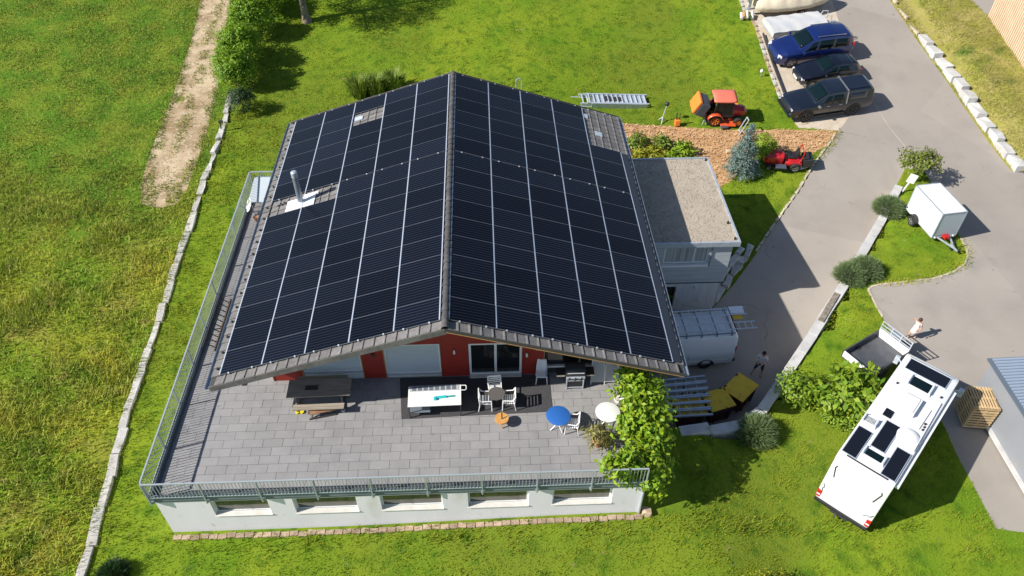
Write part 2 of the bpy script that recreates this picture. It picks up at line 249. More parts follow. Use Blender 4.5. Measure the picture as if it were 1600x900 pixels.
# ---------------------------------------------------------------- mesh helpers
class MB:
    """collects simple solids into ONE mesh"""
    def __init__(s): s.v = []; s.f = []; s.m = []; s.T = None; s.mi = 0
    def add(s, pts, faces, mi=None):
        o = len(s.v)
        if s.T is not None: pts = [s.T @ Vector(p) for p in pts]
        s.v += [tuple(p) for p in pts]; s.f += [tuple(i+o for i in f) for f in faces]
        s.m += [s.mi if mi is None else mi]*len(faces); return s
    def box(s, c, d, rz=0, mi=None, rx=0, ry=0):
        M = Matrix.Translation(c) @ Euler((rx, ry, rz)).to_matrix().to_4x4()
        h = [Vector((x*d[0]/2, y*d[1]/2, z*d[2]/2)) for z in (-1, 1) for y in (-1, 1) for x in (-1, 1)]
        return s.add([M @ p for p in h], [(0, 2, 3, 1), (4, 5, 7, 6), (0, 1, 5, 4), (2, 6, 7, 3), (0, 4, 6, 2), (1, 3, 7, 5)], mi)
    def b2(s, x0, x1, y0, y1, z0, z1, mi=None): return s.box(((x0+x1)/2, (y0+y1)/2, (z0+z1)/2), (x1-x0, y1-y0, z1-z0), mi=mi)
    def bar(s, p0, p1, w, h=None, mi=None):
        p0, p1 = Vector(p0), Vector(p1); d = p1-p0; L = d.length; q = d.to_track_quat('X', 'Z')
        M = Matrix.Translation((p0+p1)/2) @ q.to_matrix().to_4x4(); h = h or w
        pts = [M @ Vector((x*L/2, y*w/2, z*h/2)) for z in (-1, 1) for y in (-1, 1) for x in (-1, 1)]
        return s.add(pts, [(0, 2, 3, 1), (4, 5, 7, 6), (0, 1, 5, 4), (2, 6, 7, 3), (0, 4, 6, 2), (1, 3, 7, 5)], mi)
    def cyl(s, p0, p1, r0, r1=None, n=12, mi=None):
        p0, p1 = Vector(p0), Vector(p1); r1 = r0 if r1 is None else r1
        q = (p1-p0).to_track_quat('Z', 'Y'); a = [2*PI*i/n for i in range(n)]
        pts = [p0 + q @ Vector((r0*math.cos(t), r0*math.sin(t), 0)) for t in a] + [p1 + q @ Vector((r1*math.cos(t), r1*math.sin(t), 0)) for t in a]
        F = [(i, (i+1) % n, n+(i+1) % n, n+i) for i in range(n)] + [tuple(range(n))[::-1], tuple(range(n, 2*n))]
        return s.add(pts, F, mi)
    def tube(s, pts, r, n=6, mi=None):
        for a, b in zip(pts[:-1], pts[1:]): s.cyl(a, b, r, r, n, mi)
        return s
    def prism(s, poly, z0, z1, mi=None):
        n = len(poly)
        if sum(poly[i][0]*poly[(i+1) % n][1]-poly[(i+1) % n][0]*poly[i][1] for i in range(n)) < 0: poly = poly[::-1]
        pts = [(x, y, z0) for x, y in poly] + [(x, y, z1) for x, y in poly]
        return s.add(pts, [tuple(range(n))[::-1], tuple(range(n, 2*n))] + [(i, (i+1) % n, n+(i+1) % n, n+i) for i in range(n)], mi)
    def extr_y(s, poly, y0, y1, mi=None):                 # polygon in x,z extruded along y
        n = len(poly)
        if sum(poly[i][0]*poly[(i+1) % n][1]-poly[(i+1) % n][0]*poly[i][1] for i in range(n)) < 0: poly = poly[::-1]
        pts = [(x, y0, z) for x, z in poly] + [(x, y1, z) for x, z in poly]
        return s.add(pts, [tuple(range(n)), tuple(range(n, 2*n))[::-1]] + [(i, n+i, n+(i+1) % n, (i+1) % n) for i in range(n)], mi)
    def lathe(s, prof, c=(0, 0, 0), n=16, mi=None, axis='Z', arc=2*PI):
        pts = []; F = []; k = len(prof); full = abs(arc-2*PI) < 1e-6; cnt = n if full else n+1
        for i in range(cnt):
            t = arc*i/n
            for r, z in prof:
                p = (r*math.cos(t), r*math.sin(t), z)
                if axis == 'Y': p = (p[0], p[2], p[1])
                pts.append((p[0]+c[0], p[1]+c[1], p[2]+c[2]))
        for i in range(n):
            j = (i+1) % cnt
            for q in range(k-1): F.append((i*k+q, j*k+q, j*k+q+1, i*k+q+1) if axis == 'Z' else (i*k+q, i*k+q+1, j*k+q+1, j*k+q))
        return s.add(pts, F, mi)
    def grid(s, P, mi=None):                               # P[i][j] points -> quads
        a, b = len(P), len(P[0])
        return s.add([p for row in P for p in row], [(i*b+j, (i+1)*b+j, (i+1)*b+j+1, i*b+j+1) for i in range(a-1) for j in range(b-1)], mi)
    def mesh(s, name, mats, smooth=None):
        me = bpy.data.meshes.new(name); me.from_pydata(s.v, [], s.f)
        for x in mats: me.materials.append(MATS[x])
        if len(mats) > 1: me.polygons.foreach_set('material_index', s.m)
        if smooth is not None:
            me.polygons.foreach_set('use_smooth', [True]*len(s.f)); me.set_sharp_from_angle(angle=R(smooth))
        me.update(); return me
    def build(s, name, mats, parent=None, smooth=None, loc=None, bevel=0, kind=None):
        if isinstance(mats, str): mats = [mats]
        o = link(name, s.mesh(name, mats, smooth), parent, loc)
        if bevel:
            bv = o.modifiers.new('bevel', 'BEVEL'); bv.width = bevel; bv.segments = 2; bv.limit_method = 'ANGLE'
        if kind: o['kind'] = kind
        return o

def link(name, data, parent=None, loc=None):
    o = bpy.data.objects.new(name, data); COL.objects.link(o)
    if parent: o.parent = parent
    if loc is not None: o.location = loc
    return o
def tag(o, label, cat, group=None):
    o['label'] = label; o['category'] = cat
    if group: o['group'] = group
    return o
def thing(name, label, cat, loc=(0, 0, 0), rz=0.0, group=None, rot=None):
    o = bpy.data.objects.new(name, None); COL.objects.link(o); o.empty_display_size = 0.2
    o.location = loc; o.rotation_euler = rot if rot else (0, 0, rz)
    return tag(o, label, cat, group)
KIDS = {}
def dup(root, loc, rz, label=None):
    """a copy of a thing together with copies of its parts and sub-parts (mesh data shared)"""
    def cp(o, par):
        c = o.copy(); COL.objects.link(c); c.parent = par
        for ch in list(o.children): cp(ch, c)
        return c
    r = cp(root, None); r.location = loc; r.rotation_euler = (0, 0, rz)
    if label: r['label'] = label
    return r
def structure(o): o['kind'] = 'structure'; return o
def npmesh(name, V, F, mats, tint=None, smooth=False):
    """fast mesh from numpy arrays, F is (n,3) or (n,4); tint is one value per face"""
    me = bpy.data.meshes.new(name); n, k = F.shape
    me.vertices.add(len(V)); me.vertices.foreach_set('co', V.astype(np.float32).ravel())
    me.loops.add(n*k); me.loops.foreach_set('vertex_index', F.astype(np.int32).ravel())
    me.polygons.add(n); me.polygons.foreach_set('loop_start', np.arange(0, n*k, k, dtype=np.int32)); me.polygons.foreach_set('loop_total', np.full(n, k, np.int32))
    if smooth: me.polygons.foreach_set('use_smooth', np.ones(n, bool))
    for x in mats: me.materials.append(MATS[x])
    if tint is not None:
        a = me.attributes.new('tint', 'FLOAT', 'FACE'); a.data.foreach_set('value', tint.astype(np.float32))
    me.update(calc_edges=True); return me

# ---------------------------------------------------------------- the lie of the land
def sm(a, b, x):
    t = np.clip((np.asarray(x, float)-a)/(b-a), 0, 1); return t*t*(3-2*t)
def hb(x, y):
    x = np.asarray(x, float); y = np.asarray(y, float)
    r = np.interp(y, [6, 16, 20, 24, 30, 45, 60, 90, 300], [0, -.5, -.45, .1, 1.1, 3.6, 5.5, 8.5, 20])
    l = np.interp(y, [0, 15, 20, 30, 45, 60, 90, 300], [0, .2, .5, 1.6, 3.8, 5.5, 8.5, 20])
    t = sm(4, 13, x)
    return l*(1-t)+r*t+.35*sm(-6, 7, x)*(1-sm(9, 13, x))*(1-sm(4, 9, y)) - .3*sm(9, 13.5, x)*(1-sm(2, 9, y))
XR = np.array([(.25, 9.5), (.63, 12.1), (1.43, 13.31), (2.41, 14.17), (4.34, 15.82), (8.97, 19.64), (14.26, 23.69), (16.21, 25.17), (18.03, 26.48), (19.83, 27.81), (21, 28.6)])
def west(x, y): return (y > .25) & (y < 20) & (x < np.interp(y, XR[:, 0], XR[:, 1])+.03)
def hdrive(x, y):
    d = np.interp(y, [5, 8, 12, 17, 20], [-2.6, -2.45, -1.95, -1.1, -.45])
    return np.where(west(x, y), d, hb(x, y))
def hlawn(x, y):
    d = np.interp(y, [5, 8, 12, 17, 20], [-2.6, -2.45, -1.95, -1.1, -.45])
    t = sm(9.2, 13, x)
    return np.where(west(x, y), d*t+hb(x, y)*(1-t), hb(x, y))
def hbank(x, y): return hb(x, y) + .75*sm(34.4, 36.2, x)
H = lambda x, y: float(hlawn(x, y))
HD = lambda x, y: float(hdrive(x, y))
HB = lambda x, y: float(hbank(x, y))
def tilt(x, y, rz, hf):
    """rotation of an object that stands on the slope at x,y with heading rz"""
    e = .8; n = Vector((-(hf(x+e, y)-hf(x-e, y))/(2*e), -(hf(x, y+e)-hf(x, y-e))/(2*e), 1)).normalized()
    return (Vector((0, 0, 1)).rotation_difference(n).to_matrix() @ Matrix.Rotation(rz, 3, 'Z')).to_euler()

GL = [(-19.57, 40.94), (-19.51, 38.34), (-19.14, 35.07), (-19.01, 32.4), (-18.98, 29.87), (-18.85, 27.02), (-18.89, 24.69), (-18.85, 22.19), (-18.77, 20.13), (-18.57, 18.35), (-18.1, 16.76)]
GR = [(-16.24, 40.87), (-16.84, 38.28), (-17.0, 36.22), (-16.6, 33.47), (-16.7, 31.25), (-16.06, 27.64), (-15.99, 26.26), (-15.84, 23.65), (-15.84, 21.8), (-15.84, 19.74), (-15.8, 17.69), (-16.1, 16.6), (-17.1, 16.3)]
GRAVEL = [(-18.6, 60)] + GL + GR[::-1] + [(-14.8, 60)]
SW = [(-14.9, 60), (-15.1, 40), (-15.04, 27.13), (-14.9, 23.31), (-14.94, 20.89), (-15.0, 18.24), (-14.94, 16.27), (-14.83, 14.39), (-14.79, 12.3), (-14.6, 9.42), (-14.46, 7.02), (-14.42, 4.83), (-14.38, 2.99), (-14.23, 1.45), (-14.12, -.16), (-13.95, -1.81), (-13.8, -3.35), (-13.65, -5.28), (-13.5, -7), (-13.2, -12), (-13, -30)]
MEADOW = SW + [(-200, -30), (-200, 60)]
RL = [(24.7, 23.4), (23.91, 22.33), (22.31, 20.41), (20.73, 18.25), (19.6, 16.89), (17.11, 13.7), (15.34, 11.56), (13.63, 9.7)]
LAWN_ISLE = [(28.85, 19.39), (28.5, 16), (28.04, 13.02), (27.8, 11.59), (27.17, 10.68), (26.22, 10.02), (24.96, 9.54), (23.51, 9.34), (21.73, 9.15), (21.14, 8.92), (21.08, 7.55), (21.11, 6.43), (21.09, 5.22), (21.37, .34), (21.25, -1.14), (21.25, -2.82), (21.23, -4.52), (22.13, -4.7), (24.53, -4.95)]
ROADR = [(36.49, 18.61), (34.30, 19.18), (34.05, 22.49), (33.75, 27.97), (33.3, 32.63), (33.0, 37.8), (33.1, 40.38), (34, 60)]
ASPH = [(6, .25)] + [(x, y) for y, x in XR[:-1]] + LAWN_ISLE + [(60, -6), (60, 18.2)] + ROADR + [(29.5, 60), (28.64, 40.03), (28.52, 37.89), (27.74, 30.55), (27.45, 26.79)] + RL + [(6, 9.7)]
PAD = [(21.56, 40.17), (21.47, 36.4), (21.92, 35.19), (21.7, 30.34), (21.64, 25.64), (22.13, 23.75), (24.7, 23.4), (27.45, 26.79), (27.74, 30.55), (28.52, 37.89), (28.64, 40.03), (28.9, 46), (22, 46)]
PATH = [(10.2, 24.35), (13.42, 24.16), (17.13, 23.69), (22.13, 23.55), (24.7, 23.4), (23.91, 22.33), (22.53, 21.4), (21.58, 21.43), (19.21, 21.86), (17.78, 20.3), (16.6, 19.1), (15.3, 18.2), (14.2, 18.2), (14.6, 21.1), (10.2, 22.4)]
BED = [(10.2, 22.4), (14.6, 21.1), (14.2, 18.2), (10.2, 18.2)]
BANK = [(36.49, 18.61)] + ROADR[1:] + [(200, 60), (200, 18.3)]
YARD = [(38.9, 34.5), (38.75, 38.5), (38.4, 36.85), (37.6, 41), (39, 60), (70, 60), (70, 34.5)]
YARD = [(38.94, 34.58), (38.39, 36.85), (38.3, 38.6), (38.0, 42), (38.5, 58), (70, 58), (70, 34.58)]
def inside(poly, x, y):
    x = np.asarray(x, float); y = np.asarray(y, float); r = np.zeros(x.shape, bool); n = len(poly)
    for i in range(n):
        (x0, y0), (x1, y1) = poly[i], poly[(i+1) % n]
        if y0 == y1: continue
        r ^= ((y0 > y) != (y1 > y)) & (x < (x1-x0)*(y-y0)/(y1-y0)+x0)
    return r
REGIONS = [('driveway', ASPH, 'asphalt', hdrive), ('parking_pad', PAD, 'pad', hb), ('brick_path', PATH, 'brick_path', hlawn), ('garden_bed', BED, 'bed_soil', hlawn),
           ('yard', YARD, 'asphalt', hbank), ('bank', BANK, 'bank_soil', hbank), ('gravel_path', GRAVEL, 'gravel', hb), ('meadow', MEADOW, 'meadow_soil', hb)]
def region_of(x, y):
    r = np.full(np.shape(x), len(REGIONS)); done = np.zeros(np.shape(x), bool)
    for i, (_, poly, _, _) in enumerate(REGIONS):
        k = inside(poly, x, y) & ~done; r[k] = i; done |= k
    return r
def build_ground():
    pts = []; edges = []; index = {}
    def P(x, y):
        k = (round(x, 3), round(y, 3))
        if k not in index: index[k] = len(pts); pts.append(Vector(k))
        return index[k]
    for _, poly, _, _ in REGIONS:
        n = len(poly)
        for i in range(n):
            a, b = poly[i], poly[(i+1) % n]; L = math.hypot(b[0]-a[0], b[1]-a[1]); k = max(1, int(min(L, 60)/1.5)); prev = P(*a)
            for j in range(1, k+1):
                t = j/k; q = P(a[0]+(b[0]-a[0])*t, a[1]+(b[1]-a[1])*t); edges.append((prev, q)); prev = q
    for x in np.arange(-48, 60, 1.0):
        for y in np.arange(-14, 58, 1.0): P(x+rng.uniform(-.2, .2), y+rng.uniform(-.2, .2))
    for x in np.arange(-300, 301, 25):
        for y in np.arange(-200, 301, 25):
            if not (-48 < x < 60 and -14 < y < 58): P(float(x), float(y))
    vs, es, fs, *_ = delaunay_2d_cdt(pts, [e for e in edges if e[0] != e[1]], [], 0, 1e-4)
    V = np.array([(v.x, v.y) for v in vs]); F = np.array([f for f in fs if len(f) == 3])
    c = V[F].mean(1); reg = region_of(c[:, 0], c[:, 1])
    for i, (name, _, m, hf) in enumerate(REGIONS + [('lawn', None, 'lawn_soil', hlawn)]):
        T = F[reg == i]
        if not len(T): continue
        u, inv = np.unique(T, return_inverse=True); xy = V[u]
        z = hf(xy[:, 0], xy[:, 1])
        Z = np.column_stack([xy, z]); T2 = inv.reshape(-1, 3)
        a = Z[T2]; nz = (a[:, 1, 0]-a[:, 0, 0])*(a[:, 2, 1]-a[:, 0, 1])-(a[:, 1, 1]-a[:, 0, 1])*(a[:, 2, 0]-a[:, 0, 0])
        T2[nz < 0] = T2[nz < 0][:, ::-1]
        structure(link(name, npmesh(name, Z, T2, [m], smooth=True)))
build_ground()

def vnoise(x, y, s, seed):
    g = np.random.default_rng(seed).random((64, 64)); x = np.asarray(x)/s; y = np.asarray(y)/s
    xi = np.floor(x).astype(int); yi = np.floor(y).astype(int); fx = x-xi; fy = y-yi; fx = fx*fx*(3-2*fx); fy = fy*fy*(3-2*fy)
    G = lambda a, b: g[a % 64, b % 64]
    return (G(xi, yi)*(1-fx)+G(xi+1, yi)*fx)*(1-fy)+(G(xi, yi+1)*(1-fx)+G(xi+1, yi+1)*fx)*fy
def blades(name, x, y, hf, hgt, wid, lean, m, label=None, tint=None, cat='grass'):
    n = len(x); z = hf(x, y); a = rng.uniform(0, 2*PI, n); b = rng.uniform(0, 2*PI, n)
    base = np.column_stack([x, y, z-.01]); w = np.column_stack([np.cos(a), np.sin(a), np.zeros(n)])*(wid/2)[:, None]
    L = (lean*hgt*rng.uniform(.2, 1, n))
    tip = base+np.column_stack([np.cos(b)*L+.25*L, np.sin(b)*L, hgt])
    V = np.stack([base-w, base+w, tip], 1).reshape(-1, 3); F = np.arange(3*n).reshape(-1, 3)
    t = rng.random(n)**2 if tint is None else tint
    o = link(name, npmesh(name, V, F, [m], t)); o['kind'] = 'stuff'
    return tag(o, label, cat) if label else o
def fill(x0, x1, y0, y1, n): return rng.uniform(x0, x1, n), rng.uniform(y0, y1, n)
NOGRASS = [(-10.6, 15), (7.3, 15)]
def grow():
    x, y = fill(-15, 30, -8, 42, 420000); r = region_of(x, y)
    k = (r == len(REGIONS)) & ~((x > -10.7) & (x < 9) & (y > -3.75) & (y < 17)) & ~((x > 8.9) & (x < 13.8) & (y > 9.6) & (y < 16.8))
    k &= ~((y > 28) & (rng.random(len(x)) < .35))
    k &= rng.random(len(x)) < .35+.9*vnoise(x, y, .7, 3)
    x, y = x[k], y[k]; h = .03+.05*rng.random(len(x))+.05*vnoise(x, y, .9, 5)+.10*sm(.62, .85, vnoise(x, y, .55, 6))*rng.random(len(x))
    near = ((y < -3.75) & (y > -4.6)) | ((x < -12.5) & (y < 25)); h = h*np.where(near, 1.6, 1.0)
    blades('lawn_grass', x, y, hlawn, h, .028+.02*rng.random(len(x)), .9, 'lawn_blade', 'short mown green grass of the lawn around the house')
    x, y = fill(-45, -13, -8, 44, 420000); r = region_of(x, y); k = (r == 7)
    k &= rng.random(len(x)) < .3+.8*vnoise(x, y, 1.1, 9)
    x, y = x[k], y[k]; tall = sm(24, 12, y)*.8+.2
    h = .62*(.08+.42*vnoise(x, y, 1.6, 11)*tall+.16*rng.random(len(x))*tall)*(1+.5*vnoise(x, y, .5, 12))
    blades('meadow_grass', x, y, hb, h, .03+.035*rng.random(len(x)), 1.1, 'meadow_blade', 'tall unmown meadow grass left of the stone wall')
    x, y = fill(33, 52, 17, 46, 150000); r = region_of(x, y); k = (r == 5) & (rng.random(len(x)) < .3+.9*vnoise(x, y, 1, 15))
    x, y = x[k], y[k]
    blades('bank_grass', x, y, hbank, .08+.14*rng.random(len(x)), .03+.02*rng.random(len(x)), 1.2, 'bank_blade', 'dry yellowish grass on the bank right of the road')
    # rough fringes where grass creeps over path and wall edges
    xs, ys = [], []
    for poly in (GL, GR, SW[2:18], RL[:4], LAWN_ISLE[2:10]):
        for (x0, y0), (x1, y1) in zip(poly[:-1], poly[1:]):
            n = int(90*math.hypot(x1-x0, y1-y0)); t = rng.random(n)
            xs.append(x0+(x1-x0)*t+rng.normal(0, .16, n)); ys.append(y0+(y1-y0)*t+rng.normal(0, .16, n))
    x, y = np.concatenate(xs), np.concatenate(ys)
    k = ~west(x, y) & (rng.random(len(x)) < vnoise(x, y, .8, 21)*1.2); x, y = x[k], y[k]
    blades('verge_grass', x, y, hb, .06+.16*rng.random(len(x)), .03+.02*rng.random(len(x)), 1.0, 'meadow_blade', 'ragged grass creeping over the path and kerb edges')
    # tufts that grow between the wheel ruts of the farm track and fray its near end
    x, y = fill(-21, -14.5, 16, 46, 60000); r = region_of(x, y); k = (r == 6); x, y = x[k], y[k]
    cx = np.interp(y, [16, 20, 28, 33, 41], [-17.0, -17.3, -17.5, -17.9, -18.0]); hw = np.interp(y, [16, 22, 30, 41], [1.1, 1.45, 1.45, 1.35])
    d = np.abs(x-cx)/hw; p = .8*np.exp(-(d/.25)**2)*sm(19, 24, y)+1.3*sm(.55, 1.0, d+.5*(vnoise(x, y, 1.7, 33)-.5))+1.3*sm(20.5, 16.8, y)
    k = rng.random(len(x)) < p*(vnoise(x, y, .55, 31) > .38)*.95; x, y = x[k], y[k]
    blades('track_grass', x, y, hb, .05+.12*rng.random(len(x)), .03+.03*rng.random(len(x)), 1.1, 'meadow_blade', 'tufts of grass growing in the gravel farm track')
    x, y = fill(10, 25, 18, 24.5, 5200); r = region_of(x, y); k = (r == 2); x, y = x[k], y[k]
    n = len(x); a = rng.uniform(0, 2*PI, n); L = rng.uniform(.05, .2, n); W = rng.uniform(.02, .05, n); z = hlawn(x, y)+rng.uniform(.005, .05, n)
    d = np.column_stack([np.cos(a)*L, np.sin(a)*L, rng.normal(0, .02, n)]); w = np.column_stack([-np.sin(a)*W, np.cos(a)*W, np.zeros(n)]); c = np.column_stack([x, y, z])
    V = np.stack([c-d-w, c+d-w, c+d+w, c-d+w], 1).reshape(-1, 3)
    o = link('wood_chips', npmesh('wood_chips', V, np.arange(4*n).reshape(-1, 4), ['chip'], rng.random(n))); o['kind'] = 'stuff'; tag(o, 'loose reddish bark chips covering the garden path', 'bark chips')
grow()
# ---------------------------------------------------------------- the house with its solar roof
TH = 0.3085057; CT, ST, TT = math.cos(TH), math.sin(TH), math.tan(TH)
RZ = 7.7; FY = 1.65; TF = 2.5           # ridge height, facade line, terrace floor
PU, PV = 1.76, 1.171
def slope(sg):
    M = Matrix(((CT, 0, sg*ST), (0, 1, 0), (-sg*ST, 0, CT))).to_4x4(); M.translation = (0, 0, RZ); return M
SLOPE = {-1: slope(-1), 1: slope(1)}
def on_roof(o, sg, u, v, h, flip=False):
    o.location = SLOPE[sg] @ Vector((sg*u, v, h)); o.rotation_euler = (0, sg*TH, 0)
def build_house():
    hs = thing('house', 'wide house with dark solar roof, red gable front and white basement wall', 'house', (0, 0, 0))
    under = lambda X: RZ-.08-.24-TT*abs(X)
    # roof body: two slabs, sub-parts hang on it
    rf = MB()
    for sg in (-1, 1):
        rf.T = SLOPE[sg]; a, b = sorted((sg*0.02, sg*9.40)); rf.b2(a, b, -.42, 17.85, -.22, -.115)
    rf.T = None
    roof = rf.build('roof', 'roof_deck', hs)
    for sg in (-1, 1):                                    # verge boards and the thin timber edge below the tiles
        for y0, y1 in ((-.47, -.43), (17.86, 17.90)):
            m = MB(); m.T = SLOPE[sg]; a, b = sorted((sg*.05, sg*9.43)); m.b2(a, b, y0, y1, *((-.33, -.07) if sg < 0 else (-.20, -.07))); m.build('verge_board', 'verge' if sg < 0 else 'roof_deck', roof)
            if sg > 0: m = MB(); m.T = SLOPE[sg]; m.b2(a, b, y0, y1, -.245, -.203); m.build('edge_batten', 'wood_edge', roof)
    # panels
    pm = MB(); w, h = PU/2, PV/2
    fx, fy = w-.015, h-.007
    pm.b2(-fx, fx, -fy, fy, -.035, 0.0, 1)
    pm.b2(-fx+.018, fx-.018, -fy+.011, fy-.011, .001, .0035, 0)
    PM = pm.mesh('solar_panel', ['solar_glass', 'panel_frame'])
    missing = {(-1, 8, 3), (-1, 8, 4), (-1, 13, 2), (1, 14, 4), (1, 13, 4), (1, 12, 4)}
    for sg, u0 in ((-1, .214), (1, .143)):
        for j in range(15):
            for k in range(5):
                if (sg, j, k) in missing: continue
                o = link('solar_panel', PM, hs)
                on_roof(o, sg, u0+(k+.5)*PU, (j+.5)*PV + (.045 if j > 8 else -.03) + random.uniform(-.004, .004), random.uniform(-.003, .003)); o.rotation_euler = (random.uniform(-.004, .004), sg*TH+random.uniform(-.004, .004), 0)
    # mounting rails seen as bright lines between the columns
    for sg, u0 in ((-1, .214), (1, .143)):
        for k in range(6):
            for v0, v1 in ((0, 9*PV-.02), (9*PV+.03, 15*PV+.03)):
                if sg > 0 and k == 5 and v0 > 1: v1 = 12*PV
                if sg < 0 and k == 5 and v0 < 1: v1 = 8*PV
                m = MB(); m.b2(-.021, .021, -(v1-v0)/2, (v1-v0)/2, -.05, .004)
                o = m.build('mounting_rail', 'panel_rail', hs); on_roof(o, sg, u0+k*PU, (v0+v1)/2, 0)
    cl = MB()
    for sg, u0 in ((-1, .214), (1, .143)):                # little clamps at the array edges
        cl.T = SLOPE[sg]
        for k in range(5):
            for t in (.22, .78):
                for v in (-.03, 9*PV+.005, 15*PV+.05): cl.box((sg*(u0+(k+t)*PU), v, -.005), (.06, .05, .05))
    cl.build('panel_clamp', 'alu', hs, kind='stuff')
    # tiles where the panels leave the roof open
    t = MB(); P = []
    for x, z in ((-.202, .006), (-.16, .004), (.10, .004), (.14, .022), (.175, .030), (.202, .020)):
        P.append([(x, -.215, z+.028), (x, .22, z-.006)])
    t.grid(P); t.add([(x, -.215, z) for x, z in ((-.202, -.03), (.202, -.03))]+[P[0][0], P[-1][0]], [(0, 1, 3, 2)])
    t.add([(.202, -.215, -.03), (.202, .22, -.03), P[-1][0], P[-1][1]], [(0, 1, 3, 2)])
    TM = t.mesh('roof_tile', ['roof_tile'])
    def tile(sg, u, v, lift=0):
        o = link('roof_tile', TM, hs); on_roof(o, sg, u, v, -.085+lift+random.uniform(-.004, .004)); o.rotation_euler = (random.uniform(-.012, .012), sg*TH, random.uniform(-.012, .012)) if False else (0, sg*TH+random.uniform(-.012, .012), random.uniform(-.012, .012))
    for sg in (-1, 1):
        for i in range(21): tile(sg, .33+.432*i, -.235)
    for j in range(41): tile(-1, 9.22, .22+.43*j)
    for j in range(33): tile(1, 9.24, .22+.43*j)
    m = MB(); m.b2(-.19, .19, -7.0, 7.0, 0, .03); o = m.build('eave_sheet', 'eave_sheet', hs); on_roof(o, 1, 9.14, 7.05, -.045)
    for i in range(5):
        for j in range(9): tile(1, 7.46+.432*i, 14.28+.41*j)
    for i in range(8):
        for j in range(3): tile(-1, 5.72+.432*i, 9.56+.40*j)
    for i in range(4):
        for j in range(3): tile(-1, 3.95+.432*i, 15.40+.41*j)
    for sg, u, v, d in ((1, 7.32, 16.9, .3), (1, 7.9, 15.4, .42), (-1, 5.15, 15.95, .45)):
        m = MB(); m.b2(-d/2, d/2, -.18, .18, 0, .015); m.b2(-d/2, d/2, -.20, -.18, -.02, .03); o = m.build('lead_flashing', 'alu', hs); on_roof(o, sg, u, v, -.04)
    rt = MB(); rt.lathe([(.135, -.215), (.150, -.19), (.118, .215)], n=10, axis='Y', arc=PI); RM = rt.mesh('ridge_tile', ['ridge'], 40)
    for j in range(43):
        o = link('ridge_tile', RM, hs); o.location = (0, -.25+.424*j, RZ-.075+random.uniform(-.004, .004)); o.rotation_euler = (0, 0, random.uniform(-.01, .01))
    hk = MB()                                             # snow hooks along the eaves
    for sg in (-1, 1):
        hk.T = SLOPE[sg]
        for j in range(22):
            if sg < 0: hk.box((sg*9.2, .35+.82*j, -.02), (.05, .10, .07))
    for i in range(5):
        hk.T = SLOPE[-1]; hk.box((-8.6+.1*i, 10.1+.11*(i % 2), -.03), (.05, .08, .06)); 
    hk.build('snow_hook', 'steel_dark', hs, kind='stuff')
    for sg in (-1, 1):                                    # gutters
        g = MB(); X = sg*(9.40*CT+.06); Z = RZ-9.40*ST-.13
        pr = [(X+.075*math.cos(a), Z+.075*math.sin(a)) for a in np.linspace(PI, 2*PI, 7)]
        g.grid([[(x, -.45, z), (x, 17.88, z)] for x, z in pr]); g.bar((X+.078, -.45, Z+.005), (X+.078, 17.88, Z+.005), .022); g.bar((X-.078, -.45, Z+.005), (X-.078, 17.88, Z+.005), .018)
        g.build('gutter', 'zinc_gutter', roof, 50)
    # chimney
    c = thing_part('chimney', hs); b = Vector((-7.02, 9.82, 5.42)); c.location = b
    m = MB(); m.cyl((0, 0, -.15), (0, 0, 1.52), .135, .135, 16); m.build('flue_pipe', 'flue_steel', c, 40)
    m = MB(); m.cyl((0, 0, 1.42), (0, 0, 1.47), .125, .125, 16); m.build('copper_band', 'wood_edge', c, 40)
    m = MB(); m.cyl((0, 0, 1.47), (0, 0, 1.72), .15, .15, 16); m.cyl((0, 0, 1.72), (0, 0, 1.77), .15, .09, 16); m.build('chimney_cap', 'metal_galv', c, 40)
    m = MB(); m.T = Matrix.Rotation(-TH, 4, 'Y'); m.b2(-.72, .72, -.42, .36, -.02, .03); m.cyl((0, 0, 0), (0, 0, .14), .24, .13, 16); m.b2(.1, .85, .36, .5, -.02, .05); m.build('flashing_sheet', 'white_paint', c, 40)
    # walls of the upper floor
    w = MB()
    w.extr_y([(-7.35, TF), (7.30, TF), (7.30, under(7.3)), (0, under(0)), (-7.35, under(7.35))], FY+.12, FY+.3)
    w.extr_y([(-7.35, 0), (7.30, 0), (7.30, under(7.3)), (0, under(0)), (-7.35, under(7.35))], 16.2, 16.4)
    w.b2(-7.35, -7.15, FY+.3, 16.2, 0, under(7.35)); w.b2(7.1, 7.3, FY+.3, 16.2, -2.7, under(7.3))
    w.build('wall', 'plaster', hs)
    def clad(poly, y0=FY, m='red_clad', name='cladding_panel'): b = MB(); b.extr_y(poly, y0, FY+.119); return b.build(name, m, hs)
    u = lambda X: under(X)-.005
    for a, b in ((-7.36, -6.12), (-3.64, -2.73), (2.87, 3.76)): clad([(a, TF), (b, TF), (b, u(b)), (a, u(a))])
    clad([(-.43, TF), (.68, TF), (.68, u(.68)), (0, u(0)), (-.43, u(.43))])
    clad([(-2.729, 4.50), (-.431, 4.50), (-.431, 5.0), (-2.729, 5.0)]); clad([(.681, 4.46), (2.869, 4.46), (2.869, 4.98), (.681, 4.98)])
    clad([(-6.119, 4.42), (-3.641, 4.42), (-3.641, u(3.64)), (-6.119, u(6.12))])
    for a in (-7.38, -6.13, -3.66, -2.74, 3.74):
        b = MB(); b.b2(a, a+.035, FY-.025, FY-.003, TF, TF+1.9); b.build('cladding_trim', 'wood_edge', hs)
    # clerestory glass under the roof
    for a, b in ((-2.6, -.5), (.74, 2.8)):
        f = MB(); f.extr_y([(a, 5.02), (b, 5.02), (b, u(b)-.02), (a, u(a)-.02)], FY+.05, FY+.11); f.build('clerestory_window', 'glass_green', hs)
